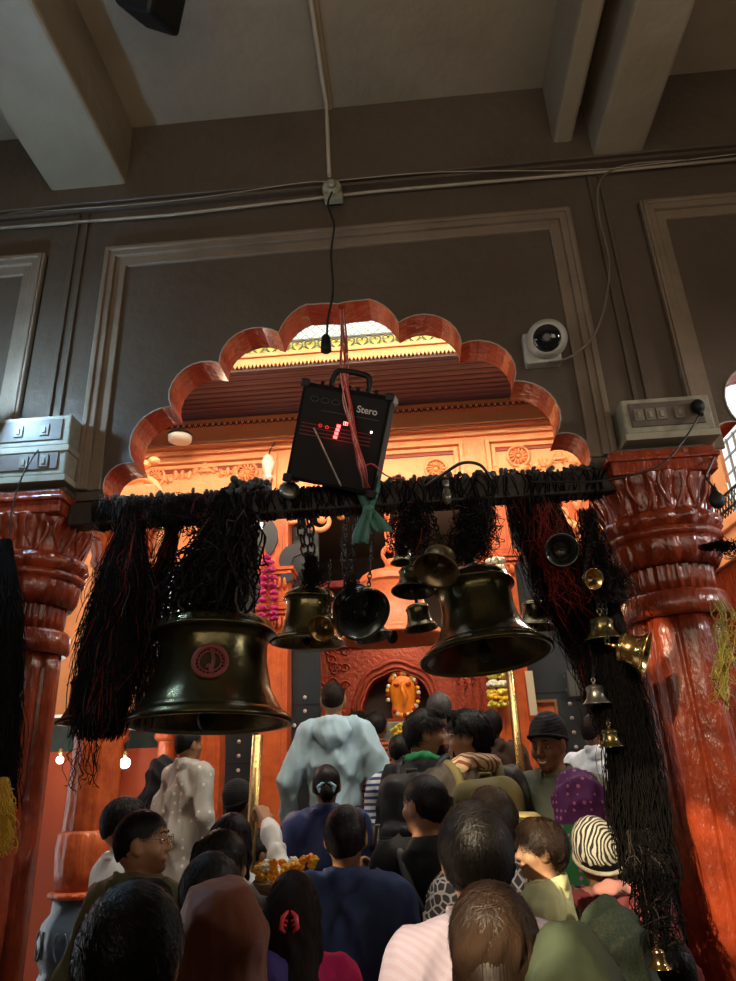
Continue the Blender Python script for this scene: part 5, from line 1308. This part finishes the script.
    if hat == 'bucket':
        b = MB(); b.lathe([(.13, -.03), (.135, -.025), (.10, .02), (.092, .09), (.075, .105), (.001, .11)], 40, cap=False)
        for i, v in enumerate(b.v): b.v[i] = tuple(tp(Vector(v)+Vector((0, -.016, 1.68))))
        b.build('bucket_hat', hatm, e)
    if hat == 'shawl':
        st = .010
        F = Field((axis(-.42, .42, st), axis(-.30, .25, st), axis(.95, 1.86, st)))
        F.add(ell((0, -.016, 1.660), (.085, .105, .104)), .01, .012, T); F.add(cap((0, -.04, 1.62), (0, -.05, 1.42), .105, .125), .05)
        F.add(cap((-.16, -.02, 1.40), (.16, -.02, 1.40), .085, .085), .10); F.add(ell((0, -.02, 1.22), (.235, .15, .25)), .08)
        F.add(ell((0, .135, 1.60), (.062, .10, .105)), .01, 0, T, sub=True)
        F.disp(drape(sd, .013)); F.disp(folds(sd+5, .007, 1.3)); F.cut(lambda P: 1.02+.25*P[..., 1]-P[..., 2])
        V, Q = F.mesh(); npmesh('head_shawl', V, Q, hatm, e)
    if extra: extra(e, T, tp)
    return e
_pid = 0
TROUSER = M('dark_denim', (.020, .024, .035), .8, bump=(60, .3)); SHOE = M('dark_shoe', (.03, .025, .022), .5); CREAM = M('cream_knit', (.55, .50, .38), .85, bump=(90, .5))
def cloth(name, col, rough=.9, **k):
    k.setdefault('bump', (45, .35)); k.setdefault('sheen', .02); k.setdefault('spec', .2); k.setdefault('bdist', .004); k.setdefault('crease', (5.5, .55)); return M(name, col, rough, **k)
def glasses(e, T, tp):
    b = MB()
    for sx in (-1, 1):
        b.tube([tp((sx*.033+.022*math.cos(a_), .106, 1.650+.016*math.sin(a_))) for a_ in [2*math.pi*j/18 for j in range(18)]], .0014, 5, closed=True)
        b.tube([tp((sx*.056, .104, 1.654)), tp((sx*.079, .06, 1.656)), tp((sx*.080, -.005, 1.652))], .0016, 5)
    b.tube([tp((-.011, .107, 1.653)), tp((.011, .107, 1.653))], .0014, 5); b.build('glasses', M('wire_frame_metal', (.55, .5, .42), .25, .9), e)
def scarf_part(mat, n=7, r=.03, name='scarf'):
    def f(e, T, tp):
        F = Field((axis(-.2, .2, .009), axis(-.2, .22, .009), axis(1.15, 1.62, .009)))
        for j in range(14):
            a0, a1 = 2*math.pi*j/14, 2*math.pi*(j+1)/14
            q = lambda a: (.098*math.cos(a), -.005+.10*math.sin(a), 1.50-.035*math.sin(a))
            F.add(cap(q(a0), q(a1), r, r), .02)
        F.add(cap((.06, .10, 1.46), (.07, .13, 1.2), .03, .035), .03); F.disp(folds(hash(mat.name) % 50, .006, 2.2)); V, Q = F.mesh(); npmesh(name, V, Q, mat, e)
    return f
def both(*fs):
    def f(e, T, tp):
        for q in fs: q(e, T, tp)
    return f
def backpack(e, mat, label, col2=None, s=1.):
    """a pack worn on the back of person e: a thing of its own standing against the jacket"""
    M4 = Matrix.LocRotScale(e.location, e.rotation_euler, e.scale)
    r = empty('backpack', M4 @ Vector((0, -.19, .98)), label, 'backpack'); r.rotation_euler = e.rotation_euler; r.scale = e.scale
    F = Field((axis(-.2, .2, .011), axis(-.16, .12, .011), axis(-.04, .52, .011)))
    F.add(rbox((0, -.005, .23), (.155*s, .085, .23), .07), .01); F.add(rbox((0, -.10, .15), (.12*s, .035, .12), .03), .02); F.add(cap((-.08, -.02, .43), (.08, -.02, .43), .05, .05), .05)
    F.disp(folds(int(r.location.x*50)+60, .006, 1.4)); V, Q = F.mesh(); npmesh('pack_body', V, Q, mat, r)
    b = MB()
    for sx in (-1, 1):
        P = spline([(sx*.09, .06, .42), (sx*.105, .10, .515), (sx*.12, .20, .545), (sx*.13, .31, .46), (sx*.145, .335, .28), (sx*.155, .20, .14), (sx*.14, .07, .06)], 6)
        for i in range(len(P)-1):
            pass
        b.tube(P, .021, 8)
    b.build('straps', mat, r)
    b = MB(); b.tube([(-.03, .02, .46), (-.025, .01, .50), (.025, .01, .50), (.03, .02, .46)], .008, 6); b.build('grab_loop', mat, r)
    b = MB(); b.tube(spline([(-.15*s, -.03, .20), (-.13*s, -.07, .36), (0, -.088, .40), (.13*s, -.07, .36), (.15*s, -.03, .20)], 6), .004, 5); b.tube([(-.10*s, -.14, .22), (.10*s, -.14, .22)], .0035, 5); b.build('zip', col2 or BLACKPL, r)
    return r
# ------------------------------------------------------------------ the crowd
# left side
person('man at the bottom left seen from behind, thick glossy black hair filling the corner', (136, 888), 1.36, 0, hair='thick', top='shirt', topm=cloth('dark_brown_shirt', (.03, .022, .018)), nstr=5200, hy=8)
person('man in an olive jacket and thin metal glasses looking to the right', (145, 811), 2.98, 0, face=-25, hy=-58, hair='short', skin='brown', top='jacket', topm=cloth('olive_jacket', (.12, .105, .045), .6, noise=(5, .4, (.08, .07, .03))), extra=glasses, nstr=3000, arms=('pocket', 'down'))
person('man in a peach and white shirt behind the glasses man', (128, 797), 3.52, 0, face=-50, hy=-20, near=0, top='sweater', topm=cloth('peach_white_sweater', (.62, .62, .58), pat=('sz', .55, (.75, .38, .22), .42)))
person('dark face between the orange pillar and the peach shirt', (109, 798), 5.2, 0, face=-60, hy=-10, near=0, top='sweater', topm=cloth('black_sweater', (.015, .013, .012)), skin='dark')
person('person wrapped in a plain black shawl left of the speckled kurta', (165, 758), 5.0, .4, face=-10, near=0, hat='shawl', hatm=cloth('black_shawl', (.016, .016, .018)), top='sweater', topm=_mc['black_sweater'])
person('man in a grey speckled long kurta whose head is hidden by the largest bell', (190, 729), 4.75, face=-30, hy=-10, near=1, top='kurta', topm=cloth('speckled_grey_kurta', (.40, .39, .36), pat=('dots', 17, (.68, .67, .62), .20)), bottom=cloth('brown_trousers', (.08, .06, .05)), arms=('down', 'down'), fold=.012)
def raised(e, T, tp): pass
person('woman with long dark hair raising a hand to the brass pole', (233, 814), 3.32, 0, face=-8, hair='long', top='shirt', topm=cloth('white_blouse', (.6, .58, .54)), arms=('fold', ((.20, .16, 1.47), (.035, .34, 1.70))), curl=(.4, .95), hn=(None, (-.7, .5, .0)), near=1, sw=.9)
person('woman with dark wavy hair beside the rust hooded person', (222, 832), 2.84, 0, face=-15, hy=-20, hair='bob', top='shirt', topm=cloth('charcoal_blouse', (.04, .035, .035)), near=1, sw=.9)
person('person with tousled black hair and purple jacket behind the rust hood', (213, 855), 2.32, 0, face=-12, hair='thick', top='jacket', topm=cloth('indigo_purple_jacket', (.045, .028, .14), .7), nstr=3000, sw=.95)
person('person under a rust brown velvet head scarf, grey shirt shoulder beside it', (223, 882), 1.74, 0, face=4, hair=None, hat='shawl', hatm=M('rust_velvet', (.23, .060, .024), .55, sheen=.12, noise=(4, .5, (.15, .034, .015)), bump=(14, .45, (1, 1, .4)), bdist=.008, crease=(3.2, .8, (1, 1, 1.6))), top='shirt', topm=cloth('light_grey_shirt', (.30, .28, .26)), eyes=False)
person('small boy with cropped hair and white shirt right of the dark haired women', (258, 838), 3.82, face=-30, hy=-20, g=.34, hair='crop', top='shirt', topm=cloth('white_tee', (.62, .62, .60)), near=1)
person('person with a black cap raised behind the brass pole', (243, 785), 4.1, .3, face=-40, near=0, hat='beanie', hatm=cloth('black_cap_knit', (.015, .015, .016)), top='jacket', topm=_mc['black_sweater'], skin='dark')
# centre
hood_man = person('tall man in a pale blue hoodie seen from behind on the upper step', (333, 682), 4.85, face=0, hair='crop', hcol='dark', top='hoodie', topm=cloth('pale_blue_hoodie', (.36, .50, .58), .9, noise=(5, .25, (.28, .41, .5))), fold=.011, arms=(((-.30, -.02, 1.14), (-.30, .06, .90)), ((.30, -.02, 1.14), (.32, .08, .90))), sw=1.12)
def scrunchie(e, T, tp):
    b = MB(); b.tube([tp((.046*math.cos(a_)*(1+.12*math.sin(7*a_)), -.105, 1.632+.046*math.sin(a_)*.6+.0)) for a_ in [2*math.pi*j/28 for j in range(28)]], .010, 8, closed=True)
    b.build('scrunchie', cloth('pale_blue_scrunchie', (.35, .55, .68)), e)
person('woman in a dark blue velvet jacket, hair bun with a pale blue scrunchie', (326, 765), 3.95, .34, face=8, hair='bun', top='jacket', topm=cloth('midnight_blue_velvet', (.018, .028, .11), .5, sheen=.2), extra=scrunchie, sw=.95, fold=.008)
person('broad man in a plain navy fleece directly below the hair bun woman', (345, 806), 3.02, 0, face=0, hair='short', top='jacket', topm=cloth('navy_fleece', (.045, .072, .17), .85, noise=(40, .3, (.035, .055, .13))), nstr=3200, fold=.007, sw=1.1)
def claw(e, T, tp):
    b = MB()
    for sx in (-1, 1):
        b.tube([(sx*.004, -.135, 1.66), (sx*.022, -.150, 1.645), (sx*.026, -.155, 1.615), (sx*.010, -.15, 1.60)], [.005, .008, .008, .004], 8)
        for k in range(3): b.tube([(sx*.022, -.152, 1.64-.014*k), (sx*.006, -.145, 1.632-.014*k)], .004, 6)
    b.build('hair_claw', M('coral_red_plastic', (.75, .04, .05), .25, coat=.4), e)
person('girl with long dark hair held by a red claw clip, hot pink top', (293, 872), 2.45, 0, face=6, hair='long', hcol='dark', top='shirt', topm=cloth('hot_pink_top', (.70, .03, .16)), extra=claw, nstr=2600, sw=.92)
person('person in an orange and black plaid jacket in front of the altar', (376, 712), 5.2, face=-12, near=1, hair='short', top='jacket', topm=cloth('orange_plaid', (.40, .08, .03), pat=('sz', 9, (.03, .02, .02), .45)), skin='dark')
person('person in a black cap peeking past the pale blue hoodie', (357, 712), 5.55, face=20, near=0, hat='skullcap', hatm=cloth('black_felt_cap', (.012, .012, .012)), top='jacket', topm=cloth('dark_grey_jacket', (.03, .03, .032)))
person('person in a blue and white striped sweater squeezed behind the black backpack', (399, 735), 4.32, face=5, near=1, hair='short', top='sweater', topm=cloth('blue_white_stripes', (.50, .52, .56), pat=('sz', 7.5, (.035, .06, .15), .45)), bottom=TROUSER, sw=.95)
def green_collar(e, T, tp): scarf_part(cloth('bright_green_scarf', (.03, .22, .08)), r=.022, name='green_scarf')(e, T, tp)
gm = person('man in a black hoodie and green neck scarf looking to the right', (424, 711), 3.85, face=-26, hy=-62, hair='thick', top='hoodie', topm=cloth('black_hoodie', (.016, .016, .018)), beard=True, extra=green_collar, nstr=2200)
backpack(gm, cloth('black_nylon_pack', (.014, .015, .016), .5), 'big black backpack worn by the man with the green scarf')
tartan = M('beige_tartan', (.50, .36, .22), .85, pat=('sd', 16, (.20, .05, .035), .35), bump=(50, .4))
bmn = person('curly haired bearded man with a beige tartan scarf looking left', (467, 713), 3.62, face=14, hy=70, hair='curly', top='jacket', topm=cloth('black_tan_jacket', (.035, .030, .026), .6, noise=(3, .35, (.12, .085, .055))), beard=True, extra=both(scarf_part(tartan, r=.034, name='tartan_scarf'), glasses), nstr=2200)
backpack(bmn, cloth('khaki_canvas_pack', (.14, .115, .045), .8), 'khaki green backpack worn by the man with the tartan scarf')
person('person with greying hair and navy coat between the two bearded men', (438, 693), 4.55, face=0, near=1, hair='short', hcol='grey', top='jacket', topm=cloth('navy_coat', (.02, .025, .055)))
person('person in a dark brown coat beside the white flower garland', (489, 710), 4.85, face=10, near=0, top='jacket', topm=cloth('dark_brown_coat', (.05, .03, .022)), hair='short', skin='dark')  # coat in a plain dark brown
sg = person('man with short black hair, black sweatshirt and a grey strap over his shoulder', (424, 776), 3.32, .0, face=6, hy=38, hair='short', top='hoodie', topm=cloth('jet_black_sweatshirt', (.012, .012, .013)), nstr=2600, arms=(((-.31, -.04, 1.18), (-.30, .10, 1.36)), 'down'), curl=(.8, .4), hn=((.5, .6, .3), None))
r = empty('shoulder_bag', sg.location+Vector((.30, -.02, .92)), 'grey sling bag on the strap of the man in the black sweatshirt', 'bag')
b = MB(); b.tube([Vector(q)-Vector((.30, -.02, .92)) for q in spline([(-.13, .03, 1.56), (-.12, -.09, 1.56), (-.08, -.175, 1.44), (0, -.20, 1.30), (.14, -.19, 1.10), (.28, -.04, .98)], 8)], .018, 8); b.build('strap', cloth('grey_webbing', (.06, .06, .065)), r)
b = MB(); b.box((-.07, -.05, -.2), (.07, .05, .02)); b.build('pouch', _mc['grey_webbing'], r, bevel=.02)
# right side, lit by the sun stand-in spots
PLK = cloth('lilac_pink_check', (.30, .24, .30), pat=('sd', 22, (.31, .27, .34), .5))
def red_strip(e, T, tp):
    b = MB(); b.box((-.02, 0, 0), (.02, .01, .01))
person('man with big glossy swept back black hair and lilac checked shirt', (472, 806), 1.96, 0, face=-4, hy=12, hair='wavy', hcol='black', top='shirt', topm=PLK, nstr=6500, fold=.008, sw=1.05, skin='tan')
person('person with wavy brown hair above a lace patterned dark top', (490, 790), 2.86, 0, face=-4, hair='wavy', hcol='dark', top='shirt', topm=cloth('grey_lace_pattern', (.035, .035, .045), pat=('cells', 34, (.30, .29, .30), .10)), nstr=2400, arms=('fold', 'fold'))
h26 = person('person with brown brightly lit hair at the bottom edge carrying the child', (489, 887), 1.60, 0, face=-2, hair='bob', hcol='brown', top='jacket', topm=cloth('black_coat', (.014, .012, .012)), nstr=5600, arms=('down', ((.27, .06, 1.24), (.10, .22, 1.38))), skin='tan')
person('man in an off white shirt standing left of the hoodie child group', (452, 868), 2.6, 0, face=0, hair='short', top='shirt', topm=_mc['grey_lace_pattern'], near=1) if False else None
# child sitting on the arm
ch = person('small child with curly brown hair and pale yellow jacket looking left', (537, 822), 2.34, None, face=72, hy=22, H=1.18, hair='curly', hcol='brown', skin='tan', top='jacket', topm=cloth('pale_yellow_quilt', (.66, .62, .30), .8, bump=(16, .6)), arms=(((-.22, .05, 1.20), (-.16, .20, 1.06)), ((.20, .12, 1.16), (.12, .30, 1.02))), curl=(.5, .8), hn=(None, (0, -.2, -1)), nstr=4200, hem=1.0, sw=1.0)
person('laughing man in a ribbed black beanie facing the viewer', (547, 720), 3.66, .34, face=152, hy=-8, hp=-12, hair='short', skin='dark', top='jacket', topm=cloth('grey_green_jacket', (.075, .085, .065), .8), hat='beanie', hatm=cloth('black_ribbed_knit', (.012, .011, .012), .9), smile=True, beard=False, nstr=300)
person('woman draped in a purple and green printed shawl beside the beanie man', (573, 774), 3.40, .0, face=20, hair=None, hat='shawl', top='shirt', eyes=False, topm=cloth('plum_dress', (.08, .02, .12)), hatm=M('purple_green_print', (.045, .009, .055), .85, spec=.2, bands=((1.57, (.012, .075, .028)), (1.36, (.012, .014, .07))), pat=('dots', 34, (.20, .06, .15), .26), bump=(30, .3), bdist=.004, crease=(5, .6)), arms=('fold', 'fold'), fold=.012, sw=.95)
person('man in a crisp white shirt leaning by the doorway at right', (592, 714), 4.35, face=-35, hy=-20, near=1, hair='crop', hcol='dark', top='shirt', topm=cloth('crisp_white_shirt', (.66, .69, .74), .7), fold=.013, arms=(((-.22, .10, 1.16), (-.05, .25, 1.12)), ((.27, -.04, 1.15), (.24, .02, .98))), hem=.80)
SPI = M('black_white_spiral_knit', (.48, .45, .36), .85, origin=(.03, -.13, 1.66), pat=('rings', 21, (.015, .015, .014), .5), bump=(80, .5))
person('person in a cream and black swirl knit cap and maroon jacket', (595, 821), 2.95, 0, face=10, hr=-8, hair='short', top='jacket', topm=cloth('maroon_jacket', (.20, .045, .045), .75), hat='spiral', hatm=SPI, nstr=500, sw=1.05, extra=scarf_part(cloth('dusty_pink_scarf', (.45, .20, .17)), r=.022, name='pink_scarf'))
person('person under a dark green dotted head scarf at the lower right', (606, 903), 2.26, 0, face=0, hair=None, hat='shawl', hatm=M('dark_green_brocade', (.018, .034, .020), .75, pat=('cells', 70, (.05, .055, .03), .05), bump=(30, .4), bdist=.004, crease=(3.5, .6)), top='shirt', topm=cloth('dark_green_kameez', (.015, .04, .02)), eyes=False)
person('person under a plain light sage shawl at the bottom right edge', (567, 934), 1.50, 0, face=-8, hair=None, hat='shawl', hatm=cloth('sage_green_shawl', (.055, .072, .042), .8, bump=(60, .3)), top='shirt', topm=cloth('sage_kameez', (.1, .13, .08)), eyes=False)
person('person in a khaki bucket hat behind the curly haired child', (520, 820), 3.24, 0, face=-5, near=1, hair='short', hat='bucket', hatm=cloth('khaki_hat_cloth', (.42, .32, .12)), top='shirt', topm=cloth('faded_brown_shirt', (.12, .08, .05)))
person('person in a silver grey top half hidden by threads next to the right column', (660, 856), 3.7, 0, face=20, near=1, hair='long', top='shirt', topm=cloth('silver_satin', (.35, .36, .36), .35), sw=.9)
person('person in a red jacket low behind the tiny golden bell', (668, 938), 2.68, 0, face=0, near=1, hair='short', top='jacket', topm=cloth('crimson_jacket', (.22, .015, .015)))
# marigold offering
e = empty('flower_offering', at(285, 872, 3.1), 'bundle of marigolds and white flowers held up behind the girl with the claw clip', 'flowers')
b = MB()
for k in range(46):
    q = Vector((rng.uniform(-.11, .12), rng.uniform(-.05, .05), rng.uniform(-.045, .045)))
    for j in range(16):
        d_ = Vector(rng.normal(size=3)).normalized(); b.ell(q+d_*.013, (.009, .009, .007), 6, 4, mi=(0, 0, 1, 2)[k % 4])
b.build('blossoms', [MARI, MARI_O, WHT], e)
b = MB(); b.lathe([(.02, -.09), (.10, -.07), (.13, -.03), (.125, -.025), (.09, -.06), (.001, -.08)], 32, cap=False); b.build('basket', M('cane_basket', (.20, .12, .05), .7, bump=(60, .7)), e)
